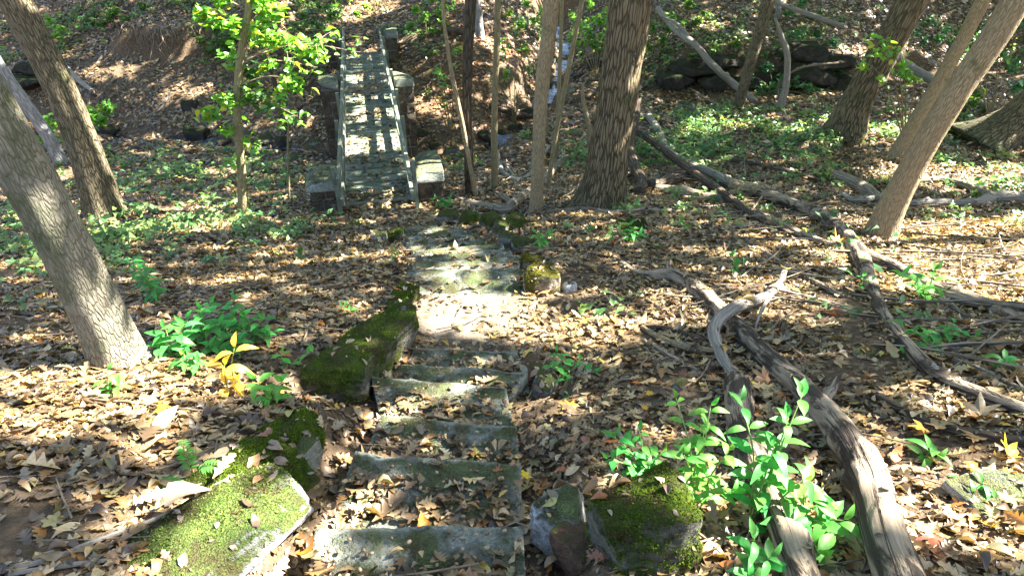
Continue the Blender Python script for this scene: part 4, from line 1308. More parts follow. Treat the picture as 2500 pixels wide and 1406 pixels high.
fallen('fallen_branch', 'thin arching branch in front of the dark undercut bank', [(1900, 240), (1905, 200), (1960, 165), (2060, 152)], [5, 5, 5, 4], 'dead_wood', 69, [.1, .5, .6, .6], 7, .06, 0, 'branch')
fallen('fallen_branch', 'bare brown stick in the leaf litter under the leaning slim tree', [(1690, 220), (1730, 245), (1775, 262)], [5, 6, 5], 'dead_wood', 70, .04, 7, .06, 0, 'branch')
fallen('fallen_branch', 'dark broken limb lying beside the leaning brown tree', [(345, 540), (365, 525), (390, 510)], [14, 14, 10], 'dark_wood', 71, .04, 9, .15, 1, 'branch')
fallen('stick', 'grey stick on the green bank right of the brown leaning tree', [(330, 462), (370, 445), (400, 438)], [6, 6, 4], 'grey_wood', 72, .03, 7, .06, 0, 'stick')
fallen('fallen_branch', 'thin grey branch on the bare leaf slope of the far bank', [(360, 285), (395, 262), (415, 225)], [5, 6, 4], 'grey_wood', 73, .06, 7, .06, 0, 'branch')
fallen('fallen_log', 'grey dead log by the rock ledge behind the leaning trees', [(150, 150), (185, 190), (225, 222)], [10, 12, 9], 'grey_wood', 74, .2, 9, .08, 1)
fallen('stick', 'thin stick beside the foot of the slender leafy sapling', [(480, 532), (530, 520), (578, 508)], [5, 6, 5], 'dead_wood', 75, .03, 7, .06, 0, 'stick')
snag('dead_snag', 'crooked silver dead trunk standing before the dark bank', [(1902, 268), (1918, 215), (1922, 135), (1908, 90), (1892, 45)], [22, 16, 15, 12, 6], 'grey_wood', 76)
snag('dead_stub', 'broken upright brown stub just left of the oak', [(1442, 375), (1436, 300), (1425, 255), (1422, 205)], [12, 12, 10, 5], 'tan_bark', 77)

# ------------------------------------------------------------------ boulders and curb stones
rock(1552, 1345, .34, .34, .50, 'moss_rock', 'large dark mossy boulder at the near end of the steps', 101, .3, .28, 6, 'boulder', 'boulder', boxy=.85, planes=6, rough=.12, fine=.04)
rock(1372, 1290, .25, .32, .30, 'crust_rock', 'jagged grey stone tucked against the large dark mossy boulder', 102, -.2, .3, 5, planes=10, rough=.14, fine=.05)
rock(1400, 1365, .15, .18, .18, 'red_rock', 'small brown rock wedged between jagged stone and large boulder', 103, .5, .2, 4)
rock(490, 1360, .40, .78, .17, 'slab_moss', 'sunlit pale green mossy slab beside the lowest visible step', 104, -.75, .42, 6, 'stone_slab', 'slab', boxy=.28, planes=5, rough=.07, fine=.035)
rock(640, 1318, .10, .42, .17, 'crust_rock', 'crusty pale stone edging the lowest visible step', 105, -.55, .45, 5, boxy=.4, planes=9, rough=.3, fine=.10)
rock(612, 1190, .36, .44, .16, 'moss_rock', 'flat dark green mossy slab behind the sunlit pale one', 106, -.6, .42, 5, 'stone_slab', 'slab', boxy=.28, planes=6, fine=.04)
rock(705, 1175, .09, .38, .17, 'bare_rock', 'grey upright stone edging the step beside the dark mossy slab', 107, -.35, .4, 5, boxy=.4, planes=8, rough=.25, fine=.09)
rock(712, 1062, .30, .26, .13, 'moss_rock', 'low mossy slab between the long mossy boulder and lower slabs', 108, .3, .4, 5, 'stone_slab', 'slab', boxy=.45, planes=6)
def long_boulder():
    a, b = P(872, 985), P(992, 762)
    d = b - a
    ln = float(np.hypot(d[0], d[1]))
    def path(V):
        t = V[:, 1] / (ln / 2)
        V = V.copy()
        V[:, 0] += 0.07 * np.sin(t * 2.4) - 0.05 * t * t
        wd = 1.0 + 0.15 * np.sin(t * 5 + 1) - 0.18 * t
        V[:, 0] *= wd
        V[:, 2] = V[:, 2] * (1 + .12 * np.sin(t * 6)) + (b[2] - a[2]) / ln * V[:, 1]
        return V
    me = rock_mesh('boulder', (.38, ln + .12, .42), M['moss_rock'], 109, 6, .65, 3, .16, .05, path)
    c = (a + b) / 2
    o = obj('boulder', me, None, (c[0] - .02, c[1], c[2] + .05), 'long curved mossy boulder edging the upper steps', 'boulder')
    o.rotation_euler = (0, 0, math.atan2(d[1], d[0]) - math.pi / 2)
    dress(o, 30)
    moss_tufts(o, 12000, MOSSY['moss_rock'], 109)
long_boulder()
rock(975, 742, .22, .42, .18, 'moss_rock', 'small mossy stone at the far end of the long mossy boulder', 110, -.3, .4, 5, boxy=.5)
rock(1318, 705, .32, .30, .28, 'yellow_moss', 'yellow mossy boulder on the curb beside the sunlit landing', 111, .2, .25, 5, 'boulder', 'boulder', boxy=.55)
rock(1302, 650, .26, .2, .16, 'yellow_moss', 'flat yellow mossy stone just behind the yellow mossy boulder', 112, .1, .3, 5)
rock(1388, 708, .12, .12, .12, 'pale_rock', 'small white stone touching the yellow mossy boulder', 113, .4, .25, 4)
rock(1290, 928, .20, .22, .20, 'red_rock', 'dark reddish stone at the end of the narrow steps', 114, .3, .25, 5)
rock(1325, 955, .17, .22, .14, 'bare_rock', 'grey green stone next to the dark reddish stone', 115, -.5, .3, 5)
rock(966, 592, .24, .26, .22, 'moss_rock', 'bright green mossy block at the inner bend of the steps', 116, -.1, .15, 5, 'stone_block', 'stone', boxy=.35, planes=4)
rock(928, 588, .20, .22, .17, 'bare_rock', 'round grey rock left of the bright mossy block', 117, .2, .2, 5)
curb = [(1092, 542, .34, .26, .20, 'half_moss', 'low brown stone first in the curb curve nearest the bridge'),
        (1150, 545, .34, .28, .22, 'moss_rock', 'dark mossy stone second in the curb curve from the bridge'),
        (1195, 556, .30, .26, .24, 'moss_rock', 'dark mossy stone in the middle of the curb curve'),
        (1258, 560, .44, .26, .24, 'moss_rock', 'long dark mossy stone below the tan trunk on the curb'),
        (1222, 575, .24, .22, .24, 'half_moss', 'knobbly grey curb stone just in front of the long mossy one'),
        (1240, 606, .20, .24, .26, 'bare_rock', 'pale knobbly curb stone near the turn of the steps'),
        (1275, 612, .28, .24, .22, 'half_moss', 'mossy curb stone beside the leafy seedling at the turn')]
for k, (px, py, w_, d_, h_, mt, lab) in enumerate(curb):
    rock(px, py, w_, d_, h_, mt, lab, 120 + k, .3 * k, .2, 4, 'curb_stone', 'stone', group='curb stones round the bend of the steps', rough=.16)
rock(1545, 562, .42, .34, .2, 'half_moss', 'pale flat stone sunk in litter beyond the bend of the steps', 130, .2, .45, 5)
rock(2118, 870, .16, .12, .06, 'bare_rock', 'flat grey stone lying between the two long logs', 131, .2, .3, 4)
rock(1662, 945, .10, .09, .07, 'bare_rock', 'small grey stone beside the rounded log end', 132, .5, .3, 4)
rock(2440, 1215, .36, .30, .07, 'crust_rock', 'flat pale slab with green film at the lower corner', 133, .3, .40, 5, 'stone_slab', 'slab', boxy=.4)
rock(1255, 1060, .10, .09, .06, 'half_moss', 'small stone on the step end below the reddish stone', 134, .8, .3, 4)
rock(485, 335, .75, .5, .42, 'dark_rock', 'dark wet boulder at the toe of the far bank', 140, .3, .3, 4, 'boulder', 'boulder')
rock(465, 262, .5, .4, .4, 'dark_rock', 'grey rock half buried in the bare leaf slope', 141, .3, .45, 4)
rock(265, 320, .7, .5, .3, 'dark_rock', 'flat dark rock under driftwood at the toe of the bank', 142, .2, .4, 4)
rock(1462, 108, .55, .5, .5, 'dark_rock', 'round dark rock by the upstream creek water', 143, .3, .3, 4)
rock(1455, 162, .5, .45, .35, 'dark_rock', 'low dark rock below the round one by upstream water', 144, 1.0, .3, 4)
rock(1388, 228, .3, .3, .25, 'bare_rock', 'pale grey rock at the lower end of the blue water', 145, .4, .3, 4)
rock(1690, 265, .8, .45, .3, 'bare_rock', 'flat grey rock at the back of the green floodplain', 146, .1, .4, 4)
_r = random.Random(9)
for k, (px, py) in enumerate([(548, 352), (615, 362), (655, 378), (725, 392), (690, 350), (755, 372), (1060, 360), (1105, 372), (1130, 392), (1185, 340), (1215, 330), (1255, 318), (1060, 395), (1280, 278), (1330, 262), (770, 350), (575, 385), (1330, 215), (1410, 190), (1425, 135), (1340, 150), (1030, 330), (650, 345), (1170, 375)]):
    s = _r.uniform(.18, .42)
    rock(px, py, s * 1.3, s, s * .7, _r.choice(['dark_rock', 'dark_rock', 'bare_rock']), 'dark water worn stone in the stony creek bed', 150 + k, _r.uniform(0, 3), .35, 3, 'creek_stone', 'stone', group='stones in the creek bed')

# rock ledges on the right, darkened to imitate undercut shade; one far left
def ledge(px, py, w_, d_, h_, label, seed, rz=0, up=0.0, fwd=0.0):
    b = P(px, py)
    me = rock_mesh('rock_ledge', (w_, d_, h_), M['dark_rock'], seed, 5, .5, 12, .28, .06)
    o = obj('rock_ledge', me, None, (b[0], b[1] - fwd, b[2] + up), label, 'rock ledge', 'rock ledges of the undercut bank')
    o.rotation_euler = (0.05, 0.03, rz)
_lr = random.Random(77)
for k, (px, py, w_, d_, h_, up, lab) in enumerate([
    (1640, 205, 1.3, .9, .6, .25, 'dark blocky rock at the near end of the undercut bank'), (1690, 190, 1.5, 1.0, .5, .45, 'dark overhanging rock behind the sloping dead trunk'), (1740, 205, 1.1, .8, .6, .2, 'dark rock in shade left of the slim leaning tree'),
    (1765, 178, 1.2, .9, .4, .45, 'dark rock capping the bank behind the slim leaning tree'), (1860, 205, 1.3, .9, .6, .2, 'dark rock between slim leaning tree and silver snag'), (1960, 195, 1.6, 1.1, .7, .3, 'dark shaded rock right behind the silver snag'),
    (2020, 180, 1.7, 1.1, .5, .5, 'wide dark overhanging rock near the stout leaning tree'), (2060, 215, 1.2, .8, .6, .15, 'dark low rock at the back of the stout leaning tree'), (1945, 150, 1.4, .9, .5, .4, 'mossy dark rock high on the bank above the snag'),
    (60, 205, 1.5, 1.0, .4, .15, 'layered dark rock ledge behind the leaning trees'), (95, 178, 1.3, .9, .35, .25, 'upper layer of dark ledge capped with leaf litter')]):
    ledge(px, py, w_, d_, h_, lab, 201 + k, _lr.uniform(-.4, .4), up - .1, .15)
def hanging_roots():
    b = Bag()
    rng = np.random.default_rng(8)
    for _ in range(90):
        px = rng.uniform(255, 545)
        py = 62 + 16 * math.sin(px * .02) + rng.uniform(-8, 12) + (px - 400) * -.03
        p = P(px, py) + np.array([0, -.12, .05])
        L = rng.uniform(.3, .9)
        q = [p]
        for k in range(4):
            q.append(q[-1] + np.array([rng.normal(0, .07), rng.normal(-.03, .05), -L / 4]))
        r0 = rng.uniform(.006, .02)
        b.tube(np.array(q), [r0, r0 * .9, r0 * .7, r0 * .5, r0 * .2], 5, .12, .1, int(rng.integers(999)))
    obj('hanging_roots', b.mesh('hanging_roots', M['root']), kind='stuff', label='pale roots hanging from the undercut edge of the far bank')
hanging_roots()

# ------------------------------------------------------------------ plants
def leafy_branch(wood, leaves, a, e, n, size, pal, rng, r0=0.012, sub=4, droop=0.25, flat=0.5):
    a, e = np.asarray(a, float), np.asarray(e, float)
    L = np.linalg.norm(e - a)
    mid_ = (a + e) / 2 + np.array([0, 0, 0.10 * L])
    wood.tube([a, mid_, e], [r0, r0 * .7, r0 * .25], 6, .12, .06, int(rng.integers(999)))
    pos, yaw, nr = [], [], []
    ends = []
    for k in range(sub):
        t = rng.uniform(.3, 1)
        s = a * (1 - t) + e * t + np.array([0, 0, 0.1 * L * (1 - abs(2 * t - 1))])
        q = s + rng.normal(0, 1, 3) * np.array([.30, .30, .12]) * L * .6
        wood.tube([s, (s + q) / 2 + [0, 0, .02], q], [r0 * .4, r0 * .3, r0 * .12], 5, .1, .05, int(rng.integers(999)))
        ends.append((s, q))
    ends.append((a * .4 + e * .6, e))
    for k in range(n):
        s, q = ends[rng.integers(len(ends))]
        t = rng.uniform(.15, 1.08)
        pos.append(s * (1 - t) + q * t + rng.normal(0, size * .45, 3))
        dd = q - s
        yaw.append(math.atan2(dd[1], dd[0]) + rng.normal(0, 1.0))
    pos = np.array(pos)
    nr = tilted(np.tile([[0.05, -.15, 1.0]], (n, 1)), flat, rng)
    pos[:, 2] -= droop * size
    c = pal[rng.integers(0, len(pal), n)] * rng.uniform(.75, 1.3, (n, 1))
    scatter(leaves, OVAL, pos, nr, np.array(yaw), rng.normal(size, size * .2, n).clip(size * .5), c, rng)

def foliage_on(root, sprays, seed, wmat='twig', mul=1.0):
    """sprays: (start xyz, end xyz, leaf count, leaf size, palette)"""
    rng = np.random.default_rng(seed)
    wood, lv = Bag(), Bag()
    o = np.array(root.location)
    for a, e, n, s, pal in sprays:
        leafy_branch(wood, lv, np.asarray(a) - o, np.asarray(e) - o, int(n * mul), s, pal, rng)
    obj('twigs', wood.mesh('twigs', M[wmat]), root, kind='stuff')
    obj('crown', lv.mesh('crown', M['green']), root)

def sapling_crown():
    Y = SAP_W[1][1]
    def on(py):
        ys = [(592, 524), (590, 420), (580, 300), (582, 190), (596, 80), (612, -20)]
        for (x0, y0), (x1, y1) in zip(ys[:-1], ys[1:]):
            if y1 <= py <= y0:
                k = (py - y0) / (y1 - y0)
                return at_y(x0 + (x1 - x0) * k, py, Y)
        return at_y(600, 60, Y)
    sp = []
    for spy, ex, ey, dy_, n, s, pal in [
        (80, 480, 25, -.2, 40, .13, YELLOWG), (60, 690, 20, .3, 40, .13, YELLOWG), (120, 700, 90, -.3, 60, .12, YELLOWG), (150, 770, 110, .2, 60, .12, YELLOWG), (160, 800, 105, -.2, 40, .11, YELLOWG),
        (150, 880, 128, .1, 12, .11, GREENS), (210, 740, 200, -.2, 60, .12, YELLOWG), (230, 690, 270, -.3, 55, .13, GREENS), (250, 545, 240, -.2, 40, .12, YELLOWG), (270, 500, 275, .1, 40, .12, YELLOWG),
        (300, 545, 315, -.2, 14, .12, YELLOWG), (330, 650, 352, .1, 14, .13, YELLOWG), (200, 640, 160, .3, 50, .12, GREENS), (100, 560, 150, .2, 40, .12, YELLOWG), (130, 650, 60, .2, 50, .12, YELLOWG), (90, 545, 50, -.2, 30, .12, YELLOWG),
        (240, 735, 290, .2, 35, .13, GREENS), (170, 775, 165, .3, 40, .11, YELLOWG), (385, 556, 396, -.1, 5, .13, YELLOWG), (30, 520, -10, 0, 30, .13, YELLOWG), (20, 660, -20, 0, 30, .13, YELLOWG)]:
        sp.append((on(spy), at_y(ex, ey, Y + dy_), n, s, pal))
    foliage_on(SAP, sp, 3, mul=1.35)
sapling_crown()

def side_shrub(label, foot, ends, n, size, pal, seed, name='understorey_shrub'):
    """a thin wild shrub with sprays of leaves; foot and spray ends in photograph pixels, (px, py, dy)"""
    b = P(*foot)
    root = empty(name, Vector(b), label, 'shrub')
    rng = np.random.default_rng(seed)
    stems, sp = Bag(), []
    for ex, ey, dy_ in ends:
        e = at_y(ex, ey, b[1] + dy_)
        m = b * .45 + e * .55 + np.array([0, 0, .12 * np.linalg.norm(e - b)])
        stems.tube([np.zeros(3) - [0, 0, .05], (m - b) * .6, m - b], [.018, .013, .008], 6, .2, .08, int(rng.integers(999)))
        sp.append((m, e, n, size, pal))
    obj('stem', stems.mesh('stem', M['young_bark']), root)
    foliage_on(root, sp, seed + 1, mul=1.5)

side_shrub('yellow green shrub with broad leaves between the leaning trees', (215, 372), [(120, 290, -.3), (210, 270, -.2), (270, 255, 0), (170, 330, -.3), (100, 330, -.2), (250, 285, .2)], 34, .15, YELLOWG, 301)
side_shrub('sparse shrub of green and yellow leaves beside the dark slim tree', (1100, 330), [(1080, 190, -.4), (1040, 215, -.3), (1120, 110, 0), (1075, 235, -.3), (1060, 160, .1)], 9, .14, np.vstack([GREENS, YELLOWG]), 303)
side_shrub('leafy shrub between the slim brown and the tan trunk', (1255, 300), [(1230, 170, -.3), (1290, 110, 0), (1300, 150, -.2), (1225, 100, 0), (1190, 175, -.2), (1260, 60, .1)], 20, .12, GREENS, 305)
side_shrub('bright green leafy shrub above the upstream water', (1455, 190), [(1390, 90, 0), (1430, 60, .3), (1465, 40, .2), (1450, 95, .1), (1395, 30, .4), (1480, 90, .2)], 40, .13, np.vstack([GREENS, YELLOWG]), 307)
side_shrub('yellow green sprays in front of the stout leaning tree', (2210, 345), [(2130, 105, -.5), (2095, 150, -.5), (2195, 165, -.4), (2230, 175, -.3), (2160, 90, -.2)], 18, .13, YELLOWG, 309)
side_shrub('sunlit pale leaved shrub behind the tan leaning trunks', (2420, 300), [(2310, 80, .2), (2350, 60, .3), (2440, 110, .3), (2480, 150, .2), (2430, 60, .4), (2490, 200, 0), (2330, 120, 0)], 30, .14, BLUEG, 311)
side_shrub('dark green shrub hanging over the far undercut edge', (330, 35), [(270, 30, -.3), (310, 55, -.4), (240, 60, -.4), (350, 15, 0), (205, 80, -.2), (370, 60, -.5)], 40, .14, GREENS, 313)
side_shrub('dense dark shrub on the bank left of the bridge far end', (640, 120), [(560, 90, 0), (620, 60, 0), (700, 30, .2), (680, 90, 0), (740, 60, .2), (520, 100, -.2)], 40, .14, GREENS, 315)
side_shrub('green shrub mass covering the slope beyond the leafy sapling', (745, 215), [(700, 160, 0), (760, 140, .2), (790, 180, 0), (730, 190, -.2), (680, 210, 0), (780, 240, -.2)], 45, .13, GREENS, 317)
side_shrub('green shrub at the top of the dark undercut bank', (1985, 120), [(1940, 80, -.2), (2000, 75, -.2), (1900, 110, -.3), (2040, 100, -.3), (1960, 140, -.5)], 40, .13, BLUEG, 319)
side_shrub('small bright shrub on the bank above the slim leaning tree', (1790, 130), [(1760, 150, -.3), (1800, 105, 0), (1740, 120, -.2), (1780, 165, -.3)], 34, .13, GREENS, 321)
side_shrub('low shrub clump right of the round dark rocks', (1600, 150), [(1590, 60, 0), (1620, 90, 0), (1580, 110, -.2), (1640, 60, .2)], 40, .13, GREENS, 323)

for k, (lab, foot, px, py, pal) in enumerate([
    ('green shrub under the far dead pole on the upper bank', (1960, 40), 1960, 20, 'B'), ('wild shrub between stout tree and leaning trunks uphill', (2280, 120), 2270, 60, 'B'), ('low shrub at the foot of the pale sloping log', (2360, 265), 2350, 215, 'G'),
    ('dark green shrub below the overhanging rocks by the snag', (1890, 225), 1870, 175, 'B'), ('leafy shrub uphill left of the far bridge pier', (780, 60), 780, 20, 'G'), ('wild shrub uphill right of the far bridge pier', (1040, 85), 1040, 45, 'G'),
    ('bushy shrub along the upper bank beside the oak top', (1680, 60), 1680, 20, 'G'), ('shrub clump at the far upper corner behind the leaning tree', (110, 110), 120, 60, 'Y'), ('shrub on the scarp right of the hanging roots', (530, 130), 525, 80, 'G'),
    ('bright foliage high beside the tan trunk top', (1290, 75), 1285, 15, 'Y'), ('bright yellow green shrub high between sapling and oak', (1440, 90), 1440, 15, 'Y'), ('sunlit shrub at the head of the path', (1010, 60), 1060, 5, 'Y'), ('shrub hanging over the dark rocks left of the slim leaning tree', (1700, 170), 1690, 150, 'G'), ('shrub hanging over the dark rocks near the stout tree', (2030, 165), 2010, 165, 'B'), ('fern green shrub in front of the dark low rocks', (1840, 235), 1960, 215, 'B'), ('airy yellow green shrub beside the far path', (860, 30), 850, 5, 'Y'), ('pale shrub at the far corner beyond the leaning trunks', (2470, 90), 2460, 30, 'B'), ('spindly shrub beside the round dark rock upstream', (1520, 130), 1440, 60, 'Y')]):
    side_shrub(lab, foot, [(px - 45, py + 15, -.2), (px, py - 15, 0), (px + 45, py + 10, -.1), (px - 15, py + 40, -.3), (px + 25, py + 30, -.3)], 30, .13, {'B': BLUEG, 'G': GREENS, 'Y': YELLOWG}[pal], 340 + k * 2)

# seedlings near the camera: each leaf is a piece of its own
PLM = {}
def plant_leaf_mesh(mat, k):
    key = (mat, k)
    if key not in PLM:
        sh = [([0, .06, .14, .3, .5, .7, .86, 1], [.008, .012, .09, .165, .185, .14, .07, 0], .28, .3, .5, .2),
              ([0, .06, .14, .3, .5, .7, .86, 1], [.008, .012, .075, .14, .165, .13, .07, 0], .15, .6, .9, -.3),
              ([0, .06, .14, .3, .5, .7, .86, 1], [.008, .012, .10, .19, .205, .15, .065, 0], .35, .1, .2, .4),
              ([0, .06, .14, .3, .5, .7, .86, 1], [.008, .012, .085, .155, .18, .14, .065, 0], -.1, .2, 1.3, .3)][k]
        V, Ft = strip_leaf(sh[0], sh[1], None, sh[2], sh[3], sh[4], sh[5])
        V[:, 1] += 0.5
        PLM[key] = mesh_from('leaf', V, Ft, M[mat])
    return PLM[key]

def put_leaf(root, pos, d, up, size, mat, rng):
    d = Vector(d).normalized()
    z = Vector(up)
    z = (z - d * z.dot(d)).normalized()
    x = d.cross(z)
    o = obj('leaf', plant_leaf_mesh(mat, rng.randrange(4)), root)
    m = Matrix((x, d, z)).transposed().to_4x4()
    m.translation = Vector(pos)
    o.matrix_local = m @ Matrix.Scale(size, 4)

def seedling(px, py, label, stems, leaf, mat='plant_leaf', seed=0, name='seedling', group=None, pairs=4, whorl=0):
    """stems: tip pixel offsets (dx, dy) with height; leaves in opposite pairs up each stem, or a whorl at the tip"""
    b = P(px, py)
    b[2] = float(surf(np.array([b[0]]), np.array([b[1]]))[0])
    root = empty(name, Vector(b), label, 'seedling', group)
    rng = random.Random(seed)
    sb = Bag()
    for (tx, ty, h) in stems:
        # tip: the point h metres above the foot height on the pixel ray
        tip = at_z(px + tx, py + ty, b[2] + h) - b
        foot = np.array([tip[0] * .15 + rng.uniform(-.02, .02), tip[1] * .15 + rng.uniform(-.02, .02), -.02])
        mid_ = foot * .5 + tip * .5 + np.array([-tip[0] * .15, -tip[1] * .15, h * .12])
        path = catmull(np.array([foot, mid_, tip]), .02)
        sb.tube([foot, mid_, tip], [.004 + h * .004, .003 + h * .002, .0016], 6, .03, .05, seed)
        n = len(path)
        az = rng.uniform(0, 3.14)
        for k in range(pairs):
            t = .32 + .66 * k / max(1, pairs - 1)
            p = path[min(n - 1, int(t * (n - 1)))]
            az += math.pi / 2 + rng.uniform(-.4, .4)
            s = leaf * rng.uniform(.75, 1.15) * (0.8 + .4 * math.sin(t * 2.6))
            for sg in (0, math.pi):
                a = az + sg + rng.uniform(-.3, .3)
                el = rng.uniform(.0, .45)
                put_leaf(root, p, (math.cos(a) * math.cos(el), math.sin(a) * math.cos(el), math.sin(el)), (rng.uniform(-.2, .2), rng.uniform(-.35, .1), 1), s, mat, rng)
        for k in range(whorl):
            a = k / whorl * 6.283 + rng.uniform(-.3, .3)
            put_leaf(root, path[-1], (math.cos(a), math.sin(a), rng.uniform(.0, .35)), (rng.uniform(-.15, .15), rng.uniform(-.25, .05), 1), leaf * rng.uniform(.8, 1.15), mat, rng)
        if not whorl:
            a = rng.uniform(0, 6.28)
            put_leaf(root, path[-1], (math.cos(a) * .5, math.sin(a) * .5, .8), (0, -.6, .6), leaf * .7, mat, rng)
    obj('stem', sb.mesh('stem', M['stem']), root)
    return root

seedling(1830, 1290, 'tall shrub seedling with large leaves rising over the two logs', [(130, -330, .55), (-20, -310, .50), (60, -200, .40), (200, -60, .22), (150, -130, .28), (95, -270, .46), (170, -20, .2)], .088, 'plant_leaf', 401, pairs=5)
seedling(1690, 1230, 'bushy green seedling with narrow upright shoots behind the large boulder', [(-40, -260, .40), (45, -240, .36), (90, -130, .3), (-20, -120, .26), (100, -30, .2), (30, -180, .3)], .075, 'plant_leaf_pale', 402, pairs=5)
seedling(1580, 1160, 'low seedling with lobed clusters left of the bushy green one', [(-80, -95, .18), (-20, -110, .2), (-95, -40, .12), (40, -60, .14), (0, -20, .1)], .075, 'plant_leaf', 403, pairs=4)
seedling(1940, 1290, 'pale sunlit seedling leaning out over the weathered log', [(120, -20, .2), (60, 60, .16), (20, -120, .28)], .10, 'plant_leaf_pale', 404, pairs=4)
seedling(1850, 1400, 'drooping seedling below the tall shrub at the picture foot', [(-10, -90, .2), (30, -40, .16), (-20, 10, .1)], .09, 'plant_leaf', 405, pairs=3)
for k, (px, py, st, lf, lab) in enumerate([
    (385, 735, [(-40, -75, .3), (-70, -100, .4), (-20, -40, .2)], .10, 'tall thin seedling beside the leaning pale barked trunk'),
    (430, 865, [(-25, -60, .2), (20, -75, .24), (-45, -20, .12)], .115, 'seedling with three leaf tips nearest the pale trunk foot'),
    (495, 840, [(0, -85, .3), (-40, -60, .2), (40, -50, .2), (20, -100, .32)], .105, 'leafiest seedling in the middle of the green patch'),
    (560, 820, [(10, -90, .28), (40, -50, .2), (-25, -45, .18)], .10, 'seedling behind the leafiest one in the green patch'),
    (620, 830, [(25, -55, .2), (-15, -50, .18), (55, -20, .1)], .10, 'seedling at the outer end of the green patch'),
    (455, 905, [(-5, -40, .12), (30, -20, .08)], .10, 'short seedling at the front of the green patch'),
    (545, 860, [(-5, -45, .16), (35, -30, .1), (-35, -15, .1)], .11, 'broad leaved seedling at the front middle of the green patch'),
    (345, 700, [(-15, -60, .2), (25, -35, .14)], .09, 'small seedling at the back of the green patch')]):
    seedling(px, py, lab, st, lf, 'plant_leaf', 410 + k, group='seedlings in the green patch by the pale trunk', pairs=4)
seedling(275, 960, 'small bright seedling in sunlit litter below the pale trunk', [(-10, -55, .14), (15, -20, .08)], .085, 'plant_leaf_pale', 430, pairs=3)
seedling(650, 985, 'bright seedling with oval leaves beside the mossy long boulder', [(-25, -60, .16), (40, -55, .16), (15, -10, .06)], .10, 'plant_leaf_pale', 431, pairs=3)
seedling(690, 895, 'light green sprig in litter above the bright oval leaved seedling', [(-5, -35, .1), (70, -35, .08)], .07, 'plant_leaf_pale', 432, pairs=2)
seedling(562, 960, 'seedling with yellow autumn leaves above the lower slabs', [(-15, -70, .2), (10, -110, .28), (20, -30, .1)], .125, 'yellow_leaf', 433, pairs=2)
seedling(1390, 905, 'creeping green seedling right of the narrow steps', [(-30, -45, .1), (30, -30, .1), (-50, -10, .06), (60, 5, .05), (-10, 25, .05)], .075, 'plant_leaf', 434, pairs=3)
seedling(850, 760, 'tiny green sprout in litter left of the mossy boulder', [(-15, -12, .06), (10, -8, .05)], .075, 'plant_leaf', 435, pairs=2)
seedling(965, 640, 'little upright sprout below the bright mossy block', [(0, -30, .16)], .06, 'plant_leaf_pale', 436, pairs=4)
seedling(1800, 665, 'pale two leaved seedling alone on the leafy slope', [(-20, -38, .22), (15, -20, .14)], .13, 'plant_leaf', 437, pairs=1)
seedling(2260, 720, 'yellow green broad leaved seedling over the forked log', [(-60, -50, .25), (20, -60, .28), (40, 10, .14), (-20, -10, .2)], .14, 'plant_leaf_pale', 438, pairs=3)
seedling(2290, 830, 'green seedling patch below the broad leaved seedling', [(-60, -20, .12), (40, -40, .16), (90, -10, .12), (-20, 25, .08), (-85, 35, .06)], .085, 'plant_leaf', 439, pairs=4)
seedling(2450, 900, 'pale sunlit sprout at the edge near the slim branch', [(0, -25, .1)], .09, 'plant_leaf', 440, pairs=2, whorl=5)
seedling(2110, 700, 'round leaved sprout against the forked log', [(-5, -30, .12), (10, 5, .06)], .08, 'plant_leaf', 441, pairs=3)
seedling(1545, 590, 'seedling growing in front of the pale flat stone', [(-10, -40, .24), (20, -20, .14), (-5, -10, .1)], .12, 'plant_leaf', 442, pairs=4)
seedling(1320, 600, 'yellowing seedling behind the mossy curb stones', [(-15, -35, .2), (25, -30, .2), (0, 5, .1)], .10, 'plant_leaf_pale', 443, pairs=4)
seedling(1085, 505, 'green tuft of leaves beside the near bridge pier', [(-20, -20, .16), (15, -20, .16), (0, 0, .1)], .13, 'plant_leaf', 444, pairs=3)
seedling(1390, 975, 'tiny sprig left of the yellow maple leaf', [(-5, -15, .05), (20, -5, .04)], .04, 'plant_leaf_pale', 445, pairs=2)
seedling(2260, 1120, 'green and gold sprig among red leaves near the log', [(10, -25, .08), (25, 0, .05)], .09, 'plant_leaf_pale', 446, pairs=2)
seedling(2400, 1190, 'pale round leaved sprout beside the flat slab', [(-25, 15, .06), (30, 30, .05), (0, -10, .08)], .07, 'plant_leaf', 447, pairs=3)

def fern(px, py, label, fronds, seed):
    b = P(px, py)
    root = empty('fern', Vector(b), label, 'fern')
    rng = random.Random(seed)
    stems = Bag()
    me = plant_leaf_mesh('plant_leaf_pale', 1)
    for tx, ty, h in fronds:
        tip = at_z(px + tx, py + ty, b[2] + h) - b
        mid_ = tip * .5 + np.array([0, 0, h * .5])
        path = catmull(np.array([[0, 0, 0.0], mid_, tip]), .012)
        stems.tube([np.zeros(3), mid_, tip], [.0022, .0018, .0008], 5, .03, .02, seed)
        n = len(path)
        lv = Bag()
        side = np.cross(tip, [0, 0, 1.0])
        side /= np.linalg.norm(side)
        fw = tip / np.linalg.norm(tip)
        fr = obj('frond', None, root)
        for k in range(2, n):
            t = k / n
            s = .034 * math.sin(math.pi * min(1, .12 + t * .88)) + .006
            for sg in (-1, 1):
                d = Vector(side * sg + fw * .35).normalized()
                put_leaf(fr, path[k], d, (0, -.1, 1), s, 'plant_leaf_pale', rng)
    obj('stem', stems.mesh('stem', M['stem']), root)
fern(470, 1165, 'delicate small fern growing over the dark mossy slab', [(-20, -90, .12), (-105, 40, .06), (75, -30, .07)], 5)

